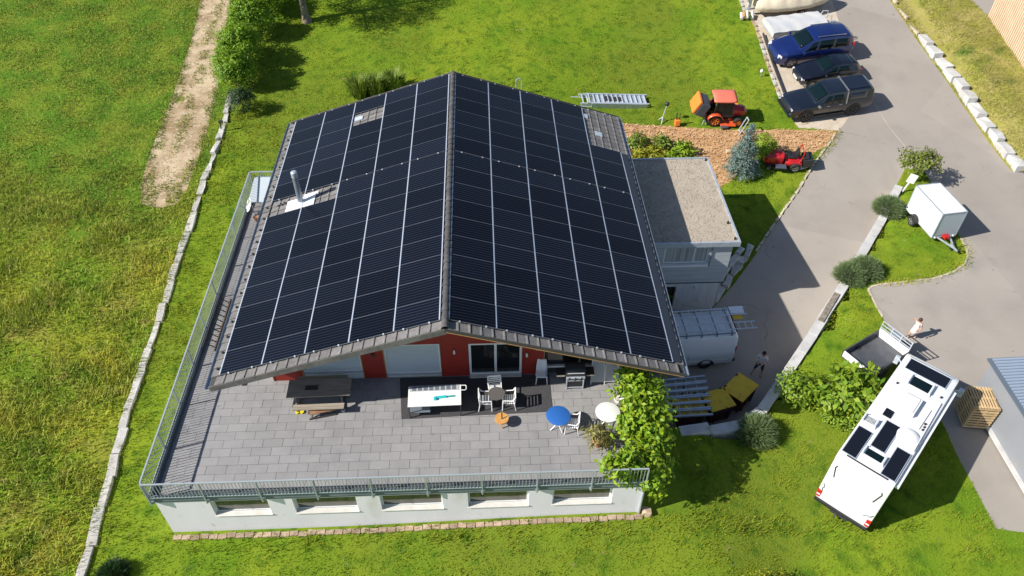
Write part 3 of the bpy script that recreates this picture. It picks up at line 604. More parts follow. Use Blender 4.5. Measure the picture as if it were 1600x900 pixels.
    # big windows with lowered blinds
    for (a, b, z0, z1, basec) in ((-6.08, -3.66, 2.98, 4.40, 'blind'), (-2.70, -.46, 2.74, 4.48, 'sill_light')):
        fr = MB()
        for x0, x1, q0, q1 in ((a, a+.06, z0, z1), (b-.06, b, z0, z1), (a+.06, b-.06, z1-.06, z1), (a+.06, b-.06, z0, z0+.05)): fr.b2(x0, x1, FY+.03, FY+.115, q0, q1)
        fo = fr.build('window_frame', 'frame_white', hs)
        sl = MB(); n = int((z1-z0-.11)/.075)
        for i in range(n): sl.box(((a+b)/2, FY+.075, z0+.09+.075*i), (b-a-.13, .012, .078), rx=.16)
        sl.build('blind', 'blind', fo, kind='stuff')
        bs = MB(); bs.b2(a, b, FY+.02, FY+.115, TF, z0-.004); bs.build('window_base', basec, hs)
        si = MB(); si.b2(a, b, FY-.05, FY+.018, z0-.05, z0-.008); si.build('sill', 'metal_galv', fo)
    # sliding door
    fr = MB()
    for x0, x1, q0, q1 in ((.70, .79, TF+.02, 4.44), (2.76, 2.85, TF+.02, 4.44), (1.73, 1.83, TF+.12, 4.36), (.79, 2.76, 4.36, 4.44), (.79, 2.76, TF+.02, TF+.12)): fr.b2(x0, x1, FY+.02, FY+.115, q0, q1)
    d = fr.build('sliding_door', 'frame_white', hs)
    for a, b in ((.79, 1.73), (1.83, 2.76)): g = MB(); g.b2(a, b, FY+.075, FY+.09, TF+.12, 4.36); g.build('pane', 'glass_dark', d)
    g = MB(); g.b2(.70, 2.85, FY-.16, FY+.015, TF+.005, TF+.06); g.build('door_step', 'sill_light', d)
    # dark glazed bay on the right
    for a, b in ((3.80, 5.2), (5.28, 6.9)):
        g = MB(); g.b2(a, b, FY+.06, FY+.1, TF+.5, 4.35); g.build('bay_pane', 'glass_dark', hs)
        g = MB(); g.b2(a, b, FY-.03, FY+.11, TF+.40, TF+.48); g.b2(a, b, FY+.04, FY+.11, TF+.01, TF+.40, 1); g.build('bay_frame', ['frame_white', 'steel_dark'], hs)
    for x in (6.95, 7.22): g = MB(); g.b2(x, x+.05, FY-1.0, FY-.95, TF, under(7.3)+.1); g.build('corner_post', 'wood_edge', hs)
    for x, z in ((-3.15, 3.95), (.12, 4.05), (3.05, 3.75)):
        g = MB(); g.b2(x-.04, x+.04, FY-.10, FY-.003, z-.08, z+.08); g.cyl((x, FY-.07, z+.08), (x, FY-.07, z+.14), .05, .03, 8); g.build('wall_lamp', 'pot_white' if x > -1 else 'steel_dark', hs, 40)
    g = MB()
    for i in range(3): g.b2(3.42+.09*i, 3.45+.09*i, FY-.035, FY-.004, 3.98, 4.14)
    g.b2(3.42, 3.63, FY-.035, FY-.004, 4.14, 4.17); g.build('wall_emblem', 'stool_wood', hs)
    g = MB(); g.b2(-7.75, -7.55, -.35, FY, under(7.6)-.26, under(7.6)-.02); g.build('purlin', 'verge', hs)
    # terrace: slab, basement wall with five deep windows, paving
    X0, X1, Y0 = -10.77, 7.22, -3.66
    m = MB(); m.b2(X0, X1, Y0, FY, 2.2, TF-.03); m.b2(X0, -7.35, FY, 15.0, 2.2, TF-.03); m.build('terrace_slab', 'joint', hs)
    m = MB(); m.b2(X0-.03, X1, Y0-.06, Y0, 2.36, 2.70); m.b2(X0-.06, X0, Y0-.06, 15.0, 2.36, 2.70); m.build('slab_upstand', 'slab_edge', hs)
    wins = [(-8.85, -6.76), (-5.85, -3.52), (-2.65, -.34), (.6, 2.88), (3.78, 6.03)]; za, zb = 1.12, 2.13; yw = Y0+.02
    m = MB(); xs = [X0]+[v for q in wins for v in q]+[X1]
    for i in range(0, len(xs), 2): m.b2(xs[i], xs[i+1], yw, yw+.5, -.3, 2.36)
    for a, b in wins: m.b2(a, b, yw, yw+.5, -.3, za); m.b2(a, b, yw, yw+.5, zb, 2.36)
    m.b2(X0, X0+.3, yw+.5, 15, -.3, 2.2); m.b2(X1-.3, X1, yw+.5, FY, -2.7, 2.2); m.b2(7.3, 7.31, 1.6, 9.6, -2.7, 2.4)
    m.build('basement_wall', 'plaster', hs)
    for a, b in wins:
        f = MB(); y = yw+.20
        for x0, x1, q0, q1 in ((a, a+.07, za, zb), (b-.07, b, za, zb), (a+.07, b-.07, zb-.07, zb), (a+.07, b-.07, za, za+.09)): f.b2(x0, x1, y-.04, y+.04, q0, q1)
        fo = f.build('basement_window', 'frame_white', hs)
        g = MB(); g.b2(a+.07, b-.07, y-.01, y+.01, za+.09, zb-.07); g.build('pane', 'glass_base', fo)
        g = MB(); g.extr_y([(a, 0), (b, 0), (b, .04), (a, .04)], 0, .01); 
        s_ = MB(); s_.add([(a-.02, yw-.04, za-.03), (b+.02, yw-.04, za-.03), (b+.02, y-.05, za+.002), (a-.02, y-.05, za+.002), (a-.02, yw-.04, za+.0), (b+.02, yw-.04, za+.0), (b+.02, y-.05, za+.05), (a-.02, y-.05, za+.05)],
                   [(0, 3, 2, 1), (4, 5, 6, 7), (0, 1, 5, 4), (2, 3, 7, 6), (1, 2, 6, 5), (0, 4, 7, 3)]); s_.build('sill', 'sill_light', fo)
    m = MB(); m.cyl((X1-.05, yw-.06, 0), (X1-.05, yw-.06, 2.3), .045, n=10); m.build('downpipe', 'metal_galv', hs)
    # paving slabs, each of its own; the narrow left walk is one part
    tw, td = .757, .379; TMs = []
    for q in range(4):
        b = MB(); b.b2(-tw/2+.006, tw/2-.006, -td/2+.006, td/2-.006, -.04, 0); TMs.append(b.mesh('paving_slab', ['tile_paving']))
    spots = []
    for j in range(14):
        y = Y0+.16+td/2+j*td; off = (j % 2)*tw/2
        n = 0; x = X0+.12+tw/2-off
        while x < X1-.1: spots.append((x, y)); x += tw
    st = MB(); cnt = 0
    for x, y in spots:
        l_, r_ = max(x-tw/2, X0+.1), min(x+tw/2, X1-.02)
        if r_-l_ < .1: continue
        if r_-l_ < tw-.01 or cnt >= 300: st.b2(l_+.006, r_-.006, y-td/2+.006, y+td/2-.006, TF-.04, TF+random.uniform(-.003, .003))
        else:
            o = link('paving_slab', TMs[0], hs); o.location = (x, y, TF+random.uniform(-.004, .004)); cnt += 1
    for j in range(18):
        y = FY+.05+td+j*.757
        for x in np.arange(X0+.12+.19, -7.4, .379): st.b2(x-.184, x+.184, y-.37, min(y+.375, 14.98), TF-.04, TF+random.uniform(-.003, .003))
    st.build('paving_infill', 'tile_paving', hs, kind='stuff')
    return hs
def thing_part(name, parent):
    o = bpy.data.objects.new(name, None); COL.objects.link(o); o.parent = parent; o.empty_display_size = .2; return o
house = build_house()

def railing(name, label, p0, p1, post_step, loc_inset):
    """galvanised railing on brackets outside the slab edge: posts, two rails, thin balusters"""
    t = thing(name, label, 'railing', p0, math.atan2(p1[1]-p0[1], p1[0]-p0[0])); L = math.dist(p0[:2], p1[:2])
    m = MB(); m.bar((0, 0, 1.10), (L, 0, 1.10), .055, .045); m.build('top_rail', 'rail_paint', t)
    m = MB(); m.bar((0, 0, .22), (L, 0, .22), .03, .03); m.build('bottom_rail', 'rail_paint', t)
    n = round(L/post_step)
    pm = MB(); pm.b2(-.022, .022, -.035, .035, -.22, 1.078); pm.b2(-.05, .05, .03*loc_inset, .11*loc_inset, -.24, -.12) if loc_inset else None
    M = pm.mesh('post', ['rail_paint'])
    for i in range(n+1): o = link('post', M, t); o.location = (L*i/n, 0, 0)
    b = MB(); k = int(L/.125)
    for i in range(1, k):
        x = L*i/k; b.bar((x, 0, .235), (x, 0, 1.078), .020)
    b.build('baluster', 'rail_paint', t, kind='stuff')
    return t
railing('terrace_railing', 'grey metal railing along the front edge of the terrace above the basement windows', (-10.82, -3.79, 2.5), (7.15, -3.79, 2.5), 2.0, 1)
railing('terrace_railing', 'long grey metal railing on the left terrace walk beside the roof eave', (-10.85, 14.9, 2.5), (-10.85, -3.70, 2.5), 2.05, 1)
railing('terrace_railing', 'short grey railing closing the rear end of the left terrace walk', (-10.82, 14.95, 2.5), (-7.4, 14.95, 2.5), 1.7, 0)

# ---------------------------------------------------------------- annex, neighbours
def build_annex():
    a = thing('annex', 'two storey grey annex with flat gravel roof right of the solar roof', 'annex', (0, 0, 0))
    x0, x1, y0, y1 = 8.6, 13.8, 9.62, 16.7
    wx0, wx1, wz0, wz1 = 10.40, 12.66, 1.22, 2.28
    m = MB(); m.b2(x0, wx0, y0, y0+.3, -.12, 2.42); m.b2(wx1, x1, y0, y0+.3, -.12, 2.42); m.b2(wx0, wx1, y0, y0+.3, -.12, wz0); m.b2(wx0, wx1, y0, y0+.3, wz1, 2.42)
    m.b2(x1-.3, x1, y0+.3, y1, -2.6, 2.42); m.b2(x0, x1, y1-.3, y1-.001, -2.6, 2.418); m.build('upper_wall', 'shutter_wall', a)
    b = MB()                                               # weatherboards on the upper front, each lap proud of the next
    m = MB(); m.b2(9.2, 11.38, y0+.35, y0+.5, -2.7, -.5); m.build('doorway', 'dark_wall', a)
    for i, x in enumerate(np.arange(11.42, 13.6, .44)):
        m = MB(); m.b2(x+.004, min(x+.436, 13.62), y0+.10, y0+.3, -2.6, -.125+.0); m.build('wall_board', 'board_wall', a)
    m = MB(); m.b2(8.8, 13.82, y0-.02, y0+.09, -.17, -.122); m.build('shade_strip', 'steel_dark', a)  # dark strip standing in for the shadow line where the lower wall sets back
    m = MB(); m.b2(8.9, 11.42, y0+.10, y0+.3, -.5, -.125); m.build('lintel', 'board_wall', a)
    f = MB()
    for q in ((wx0, wx0+.07, wz0, wz1), (wx1-.07, wx1, wz0, wz1), (wx0+.07, wx1-.07, wz1-.07, wz1), (wx0+.07, wx1-.07, wz0, wz0+.07), (11.92, 11.99, wz0+.07, wz1-.07)): f.b2(q[0], q[1], y0+.06, y0+.14, q[2], q[3])
    fo = f.build('window', 'frame_white', a)
    for p, q in ((wx0+.07, 11.92), (11.99, wx1-.07)):
        g = MB(); g.b2(p, q, y0+.10, y0+.112, wz0+.07, wz1-.07)
        g.build('curtain_pane', 'curtain', fo)
    g = MB(); g.b2(wx0-.06, wx1+.06, y0-.12, y0+.05, wz0-.14, wz0-.01); g.build('sill', 'frame_white', fo)
    g = MB(); g.b2(wx1+.12, wx1+.16, y0-.05, y0-.002, wz0-.2, wz1); g.build('wall_conduit', 'metal_grey', a)
    g = MB(); g.lathe([(.0, .09), (.07, .05), (.08, -.05), (0, -.09)], (12.4, y0+.04, -.55), 10); g.build('wall_lamp', 'pot_white', a, 40)
    g = MB(); g.b2(12.66, 12.9, y0-.02, y0+.098, -1.5, -1.38); g.build('tap_box', 'pot_white', a)
    rx0, rx1, ry0, ry1 = 8.6, 14.08, 9.45, 16.80
    m = MB(); m.b2(rx0, rx1, ry0, ry1, 2.42, 2.60); r = m.build('flat_roof', 'metal_grey', a)
    m = MB(); m.b2(rx0+.08, rx1-.1, ry0+.1, ry1-.1, 2.601, 2.65); m.build('gravel_layer', 'gravel_roof', r)
    m = MB()
    for q in ((rx0, rx1-.1, ry0-.004, ry0+.1), (rx0, rx1-.1, ry1-.1, ry1), (rx1-.1, rx1, ry0-.004, ry1)): m.b2(q[0], q[1], q[2], q[3], 2.44, 2.72)
    m.build('roof_edge', 'metal_galv', r)
    for x, y in ((13.9, 16.55), (13.85, 9.75), (13.8, 11.0)): g = MB(); g.cyl((x, y, 2.65), (x, y, 2.78), .06, .05, 10); g.build('roof_drain', 'plastic_black', r, 40)
    xs = rng.uniform(rx0+.1, rx1-.15, 2600); ys = rng.uniform(ry0+.15, ry1-.15, 2600); p = MB()
    for x, y in zip(xs, ys):
        s_ = random.uniform(.02, .05); p.box((x, y, 2.652), (s_*1.5, s_, s_), random.uniform(0, 3))
    p.build('roof_pebbles', 'gravel_roof', r, kind='stuff')
build_annex()

def build_neighbours():
    t = thing('barn', 'tan timber clad building wall behind the dry bank at upper right', 'building', (38.94, 34.4, 0))
    z0 = HB(38.9, 32)-.6
    m = MB(); m.b2(.08, 14, -9.5, 0, z0-1, 7.5); m.build('wall', 'tan_back', t)
    b = MB()
    for i in range(43): b.b2(-.03, .08, -9.45+.22*i, -9.45+.22*i+.15, z0-.6, 7.5)
    for i in range(60): b.b2(.1+.22*i, .1+.22*i+.15, 0, .07, z0-.6, 7.5)
    b.build('cladding_batten', 'tan_clad', t, kind='stuff')
    m = MB(); m.b2(-.3, 14.3, -9.8, .4, 7.5, 7.7); m.build('roof', 'metal_grey', t)
    t = thing('shed', 'grey shed with ribbed metal roof beside the pallet box', 'shed', (23.25, 1.95, 0))
    zz = -.2
    m = MB(); m.b2(0, 7, -7, 0, zz, 2.05); m.build('wall', 'grey_wall', t)
    m = MB(); m.T = Matrix.Rotation(R(-2), 4, 'Y'); m.b2(-.12, 7.3, -7.2, .12, 2.10, 2.18); r = m.build('roof', 'zinc_gutter', t)
    for i in range(44):
        p = MB(); p.T = Matrix.Rotation(R(-2), 4, 'Y'); y = .02-.16*i
        p.grid([[(x, y-.055+.0, 2.182), (x, y-.035, 2.225), (x, y+.035, 2.225), (x, y+.055, 2.182)] for x in (.02, 7.3)]); p.build('roof_rib', 'metal_roof', r)
    m = MB(); m.b2(-.9, 0, -6.9, -.2, zz, -.22) if False else m.b2(-.2, -.01, -7, -.1, zz, -.12); m.build('plinth', 'block_concrete', t)
build_neighbours()

# ---------------------------------------------------------------- walls of stone and concrete
def stone_piece(l, w, h, j=.03):
    b = MB(); P = []
    for z in (-h, 0):
        for (x, y) in ((-l/2, -w/2), (0, -w/2), (l/2, -w/2), (l/2, w/2), (0, w/2), (-l/2, w/2)):
            P.append((x+random.uniform(-j, j)*(1 if abs(x) > 0 else 1), y+random.uniform(-j, j)*1.2, z+(random.uniform(-j, j) if z == 0 else 0)))
    b.add(P, [(5, 4, 3, 2, 1, 0), (6, 7, 8, 9, 10, 11)]+[(i, (i+1) % 6, 6+(i+1) % 6, 6+i) for i in range(6)]); return b
def along(poly, step_lo, step_hi):
    """cut a polyline into pieces: centre, length, heading"""
    out = []; pts = [Vector(p) for p in poly]; seg = 0; pos = pts[0].copy(); left = (pts[1]-pts[0]).length
    while True:
        L = random.uniform(step_lo, step_hi); start = pos.copy(); need = L
        while need > left:
            need -= left; seg += 1
            if seg >= len(pts)-1: return out
            pos = pts[seg].copy(); left = (pts[seg+1]-pts[seg]).length
        d = (pts[seg+1]-pts[seg]).normalized(); pos = pos+d*need; left -= need
        c = (start+pos)/2; e = pos-start; out.append((c.x, c.y, e.length, math.atan2(e.y, e.x)))
def build_walls():
    t = thing('stone_wall', 'low wall of pale grey stones between the lawn and the tall meadow', 'stone wall', (0, 0, 0))
    for x, y, L, a in along(SW[2:20], .75, 1.75):
        if 14.5 < y < 16.5 and random.random() < .12: continue
        o = stone_piece(L-.05, random.uniform(.29, .38), .5, .035).build('stone', 'stone', t, bevel=.012)
        o.location = (x+random.uniform(-.05, .05), y, float(hb(x, y))+random.uniform(.09, .16)); o.rotation_euler = (random.uniform(-.03, .03), random.uniform(-.03, .03), a+random.uniform(-.05, .05))
    t = thing('retaining_wall', 'curved retaining wall of pale concrete blocks between the sunken driveway and the lawn', 'retaining wall', (0, 0, 0))
    line = [(x, y) for y, x in XR]
    for x, y, L, a in along(line[:9], 1.3, 1.5):
        nx, ny = math.sin(a), -math.cos(a); x += nx*.18; y += ny*.18
        low = float(hdrive(x-nx*.5, y-ny*.5)); top = float(hb(x, y))+.14
        h = top-low+.3; rows = max(1, round(h/.85))
        for r in range(rows):
            b = stone_piece(L-.025, .46-.02*r*0, h/rows-.015, .008); o = b.build('wall_block', 'block_concrete', t, bevel=.012)
            o.location = (x+random.uniform(-.015, .015), y+random.uniform(-.015, .015), top-r*h/rows); o.rotation_euler = (0, 0, a+random.uniform(-.015, .015))
    t = thing('plank', 'rusty brown plank lying on top of the driveway retaining wall', 'plank', (18.55, 7.45, float(hb(18.5, 7.4))+.15), R(52))
    m = MB(); m.b2(-1.2, 1.2, -.16, .12, 0, .05); m.build('board', 'bark', t)
    t = thing('block_wall', 'row of white concrete blocks along the right edge of the road', 'block wall', (0, 0, 0))
    line = [(34.38, 19.1), (34.28, 22.5), (33.98, 28.0), (33.45, 33.2)]
    for i, (x, y, L, a) in enumerate(along(line, 1.15, 1.4)):
        o = stone_piece(L-.04, .64+random.uniform(-.05, .10), 1.0, .045).build('concrete_block', 'block_concrete', t, bevel=.03)
        o.location = (x+.30+random.uniform(-.06, .06), y, float(hb(x, y))+.40+random.uniform(-.10, .10)); o.rotation_euler = (random.uniform(-.04, .04), random.uniform(-.04, .04), a+random.uniform(-.06, .06))
    t = thing('kerb', 'narrow tan stone kerb along the right edge of the upper road', 'kerb', (0, 0, 0))
    for x, y, L, a in along([(33.45, 33.3), (33.15, 37.8), (33.2, 40.4), (33.9, 55)], 1.9, 2.0):
        o = stone_piece(L+.01, .16, .3, .006).build('kerb_stone', 'pad', t); o.location = (x+.06, y, float(hb(x, y))+.09); o.rotation_euler = (0, 0, a)
    t = thing('kerb', 'pale edging stones where the driveway meets the small lawn beside the annex', 'kerb', (0, 0, 0))
    for x, y, L, a in along(RL[::-1], .4, .9):
        if y < 13.5: continue
        o = stone_piece(L-.03, .13, .3, .02).build('kerb_stone', 'pad', t); o.location = (x-.08, y+.05, float(hlawn(x, y))+.06); o.rotation_euler = (0, 0, a)
    t = thing('dry_stone_edge', 'stepped rough stones on the driveway edge below the annex corner', 'stone edging', (0, 0, 0))
    for k in range(2):
        for x, y, L, a in along([(13.9, 10.1), (15.2, 11.7), (17.2, 14.2)], .6, 1.3):
            o = stone_piece(L-.04, .34, .55, .06).build('stone', 'stone', t, bevel=.02); q = .18+.42*k
            o.location = (x-q*.75, y+q*.6, float(hdrive(x, y))+.18+.22*k); o.rotation_euler = (random.uniform(-.06, .06), random.uniform(-.06, .06), a+random.uniform(-.15, .15))
    t = thing('kerb', 'tan kerb edge between the tarmac yard and the grass island with the white trailer', 'kerb', (0, 0, 0))
    for x, y, L, a in along(LAWN_ISLE[2:12], .45, .55):
        o = stone_piece(L-.02, .10, .25, .012).build('kerb_stone', 'pad', t); o.location = (x, y, float(hb(x, y))+.03); o.rotation_euler = (0, 0, a)
    t = thing('brick_edging', 'row of tan edging bricks in the grass along the foot of the basement wall', 'edging', (0, 0, 0))
    b = MB(); b.b2(-.155, .155, -.10, .10, -.12, 0); M = b.mesh('brick', ['edge_brick'])
    for i in range(53):
        x = -10.55+.34*i; o = link('brick', M, t); o.location = (x, -3.88+random.uniform(-.03, .03), float(hb(x, -3.9))+.05+random.uniform(-.02, .02)); o.rotation_euler = (random.uniform(-.05, .05), random.uniform(-.05, .05), random.uniform(-.1, .1))
    t = thing('border', 'timber and stone border between the upper lawn and the car park', 'border', (0, 0, 0))
    for x, y, L, a in along([(21.75, 25.6), (21.75, 30.3), (21.95, 35.2), (21.5, 36.4), (21.55, 40.2)], .5, .9):
        o = stone_piece(L-.03, .18, .3, .02).build('kerb_stone', 'edge_brick' if random.random() < .5 else 'stone', t); o.location = (x-.1, y, float(hb(x, y))+.07); o.rotation_euler = (0, 0, a)
    m = MB(); 
    for (x, y), (x2, y2) in (((21.98, 25.7), (21.98, 30.3)), ((21.98, 30.3), (22.1, 33.6))): m.bar((x, y, float(hb(x, y))+.16), (x2, y2, float(hb(x2, y2))+.16), .09, .14)
    m.build('timber_edge', 'steel_dark', t)
    m = MB(); m.cyl((16.85, 21.5, H(16.9, 21.4)+.14), (17.75, 21.5, H(17.6, 21.4)+.14), .14, .14, 12); o = m.build('log', 'tan_clad', None, 40); tag(o, 'short cut log lying on the bark path left of the blue spruce', 'log')
build_walls()
# saw-cut joint across the road
jm = MB(); jl = [(27.97, 30.55), (27.90, 26.12), (28.13, 23.59), (28.51, 21.72)]
for (x0, y0), (x1, y1) in zip(jl[:-1], jl[1:]):
    P = []
    for i in range(5):
        t = i/4; x, y = x0+(x1-x0)*t, y0+(y1-y0)*t; P.append([(x-.02, y, HD(x-.02, y)+.012), (x+.02, y, HD(x+.02, y)+.012)])
    jm.grid(P)
o = jm.build('road_joint', 'pad'); structure(o)
# ---------------------------------------------------------------- vehicles
def wheel_mesh(r, w, dark=False, spokes=5):
    t = MB(); t.lathe([(r*.62, -w/2), (r*.90, -w/2), (r, -w*.32), (r, w*.32), (r*.90, w/2), (r*.62, w/2)], n=22, axis='Y'); T = t.mesh('tyre', ['rubber'], 40)
    m = MB()
    m.lathe([(0, .30*w), (r*.16, .34*w), (r*.18, .22*w)], n=14, axis='Y'); m.lathe([(r*.52, .40*w), (r*.63, .46*w), (r*.63, -.3*w), (r*.50, .1*w)], n=22, axis='Y'); m.lathe([(0, .02*w), (r*.55, .02*w)], n=22, axis='Y', mi=1)
    for i in range(spokes):
        a = 2*PI*i/spokes; m.bar((math.cos(a)*r*.12, w*.30, math.sin(a)*r*.12), (math.cos(a)*r*.56, w*.38, math.sin(a)*r*.56), r*.20, r*.10)
    return T, m.mesh('rim', ['rim_dark' if dark else 'rim', 'plastic_black'], 40)
def add_wheels(root, spots, r, w, dark=False, spokes=5):
    T, Rm = wheel_mesh(r, w, dark, spokes)
    for x, y in spots:
        o = link('wheel', T, root, (x, y, r)); o.rotation_euler = (0, 0, 0 if y > 0 else PI); link('rim', Rm, o)
class Shell:
    """a car body swept along x through cross-sections (x, z_low, z_belt, z_roof, half width at belt, half width at roof)"""
    def __init__(s, st): s.st = np.array(sorted(st, key=lambda q: q[0]))
    def at(s, x): return [np.interp(x, s.st[:, 0], s.st[:, i]) for i in range(1, 6)]
    def ring(s, x):
        zl, zb, zr, wb, wr = s.at(x); rr = min(.07, (zr-zb)*.5+.01)
        return [(x, -wb*.80, zl), (x, -wb*.95, zl+.02), (x, -wb*.995, zl+.14), (x, -wb*1.0, zl+(zb-zl)*.62), (x, -wb*.975, zb-.03), (x, -wb*.955, zb), (x, -wr, zr-rr), (x, -wr+.035, zr-rr*.3), (x, -wr+.11, zr), (x, -wr*.5, zr+.022), (x, 0, zr+.03)]
    def body(s, m, parent, n=44, name='body'):
        xs = np.unique(np.concatenate([np.linspace(s.st[0, 0], s.st[-1, 0], n), s.st[:, 0]])); P = []
        for x in xs:
            h = s.ring(x); P.append(h+[(a, -b, c) for a, b, c in h[-2::-1]])
        b = MB(); b.grid(P)
        for e, fl in ((P[0], 1), (P[-1], 0)): b.add(e, [tuple(range(len(e)))[::(1 if fl else -1)]])
        return b.build(name, m, parent, 38)
    def side(s, xa, xb, sg, t0=.10, t1=.90, n=6, slant0=0, slant1=0):
        P = []
        for i in range(n+1):
            row = []
            for t in (t0, .5*(t0+t1), t1):
                f = (t-t0)/(t1-t0); x = (xa+slant0*f)+(xb+slant1*f-xa-slant0*f)*i/n
                zl, zb, zr, wb, wr = s.at(x); rr = min(.07, (zr-zb)*.5+.01); yb, yt = wb*.955, wr; q = zb+(zr-rr-zb)*t
                row.append((x, sg*(yb+(yt-yb)*t+.008), q))
            P.append(row)
        return P
    def top(s, xa, xb, k=.86, n=5):
        P = []
        for i in range(n+1):
            x = xa+(xb-xa)*i/n; zl, zb, zr, wb, wr = s.at(x); row = []
            for j in range(7):
                y = (j/3-1)*(wr-.05)*k/.9; z = zr+.03-(abs(y)/max(wr, .01))*.03 if abs(y) > wr*.5 else zr+.03-.008*abs(y)/(wr*.5)
                row.append((x, y, z+.010))
            P.append(row)
        return P
def patch(P, m, name, parent): b = MB(); b.grid(P); o = b.build(name, m, parent, 60); sd = o.modifiers.new('thickness', 'SOLIDIFY'); sd.thickness = .012; sd.offset = 0; return o
def car_common(root, sh, paint, L, wheels, r, mirror_x, dark=False, spokes=5, arch=True):
    sh.body(paint, root); add_wheels(root, wheels, r, .22, dark, spokes)
    for x, y in wheels:
        if arch:
            m = MB(); sg = 1 if y > 0 else -1; yy = sg*(sh.at(x)[3]*1.0+.004)
            m.grid([[(x+q*math.cos(a), yy+sg*(.012 if q > r+.02 else -.02), r+q*math.sin(a)) for q in (r*.55, r+.03, r+.085)] for a in np.linspace(-.15, PI+.15, 18)]); m.build('wheel_arch', 'plastic_black', root)
    for sg in (-1, 1):
        zl, zb, zr, wb, wr = sh.at(mirror_x); m = MB(); m.box((mirror_x, sg*(wb+.09), zb+.05), (.13, .17, .12), rz=sg*.2); m.bar((mirror_x, sg*wb*.95, zb), (mirror_x, sg*(wb+.05), zb+.03), .05)
        m.build('wing_mirror', paint if paint != 'car_graphite' else 'rim', root, bevel=.02)
def handles(root, sh, xs, m='rim'):
    for x in xs:
        for sg in (-1, 1):
            zl, zb, zr, wb, wr = sh.at(x); b = MB(); b.box((x, sg*(wb*.985+.012), zb-.10), (.16, .03, .03)); b.build('door_handle', m, root)
def seams(root, sh, xs):
    for x in xs:
        for sg in (-1, 1):
            zl, zb, zr, wb, wr = sh.at(x); b = MB(); b.grid([[(x-.006, sg*(wb*k+.003), z), (x+.006, sg*(wb*k+.003), z)] for k, z in ((.995, zl+.14), (1.0, zl+(zb-zl)*.62), (.975, zb-.03), (.955, zb))]); b.build('door_gap', 'plastic_black', root)

# dark pickup with canopy
def pickup():
    rz = R(190.3); x, y = 24.15, 25.55; s = 1.08
    t = thing('pickup_truck', 'dark grey pickup truck with a canopy over its bed, nearest to the bark path', 'pickup truck', (x, y, HD(x, y)+.01), 0, 'cars parked beside the road', rot=tilt(x, y, rz, hdrive)); t.scale = (s, s, s)
    sh = Shell([(2.66, .52, .80, .83, .62, .46), (2.55, .42, .92, .96, .80, .62), (2.1, .40, 1.02, 1.08, .90, .74), (1.45, .38, 1.08, 1.15, .92, .78), (1.2, .38, 1.10, 1.20, .92, .76), (.42, .38, 1.12, 1.72, .92, .66), (.1, .38, 1.12, 1.79, .92, .68), (-.9, .38, 1.13, 1.79, .92, .68), (-2.3, .45, 1.14, 1.78, .91, .70), (-2.52, .50, 1.13, 1.70, .90, .68), (-2.62, .55, 1.12, 1.60, .88, .64)])
    car_common(t, sh, 'car_graphite', 5.3, [(1.62, .84), (1.62, -.84), (-1.48, .84), (-1.48, -.84)], .42, 1.02, True, 6)
    patch(sh.top(1.12, .46), 'car_glass', 'windscreen', t)
    for sg in (-1, 1):
        patch(sh.side(.86, .18, sg, .08, .88, slant0=-.42), 'car_glass', 'side_window', t); patch(sh.side(.12, -.62, sg, .08, .88, slant1=.05), 'car_glass', 'side_window', t)
        patch(sh.side(-.98, -2.1, sg, .2, .82), 'car_graphite', 'canopy_window', t)
    b = MB()
    for sg in (-1, 1): b.bar((-.80, sg*.70, 1.76), (-.80, sg*.93, 1.05), .05, .05)
    b.bar((-.80, -.70, 1.835), (-.80, .70, 1.835), .06, .05); b.build('sports_bar', 'rim', t)
    m = MB(); m.b2(-2.3, -.95, -.56, .56, 1.815, 1.835); m.build('canopy_top', 'car_graphite', t, bevel=.01)
    for sg in (-1, 1):
        m = MB(); m.box((2.47, sg*.66, .86), (.22, .22, .13), rz=-sg*.45); m.build('headlight', 'lamp_glass', t, bevel=.02)
        m = MB(); m.box((-2.60, sg*.76, 1.0), (.10, .16, .34)); m.build('tail_light', 'lamp_red', t, bevel=.02)
        m = MB(); m.b2(-.9, 1.1, sg*.93-.06, sg*.93+.06, .36, .42); m.build('side_step', 'plastic_black', t)
        m = MB(); m.box((2.58, sg*.55, .55), (.1, .16, .1)); m.build('fog_light', 'lamp_orange', t)
    m = MB(); m.b2(2.55, 2.70, -.60, .60, .66, .86); m.build('grille', 'plastic_black', t, bevel=.02)
    m = MB(); m.b2(2.50, 2.74, -.82, .82, .42, .60); m.build('bumper', 'car_graphite', t, bevel=.04)
    m = MB(); m.b2(-2.74, -2.58, -.80, .80, .48, .62); m.build('bumper', 'rim_dark', t, bevel=.03)
    handles(t, sh, (.35, -.45)); seams(t, sh, (1.08, .14, -.72))
pickup()
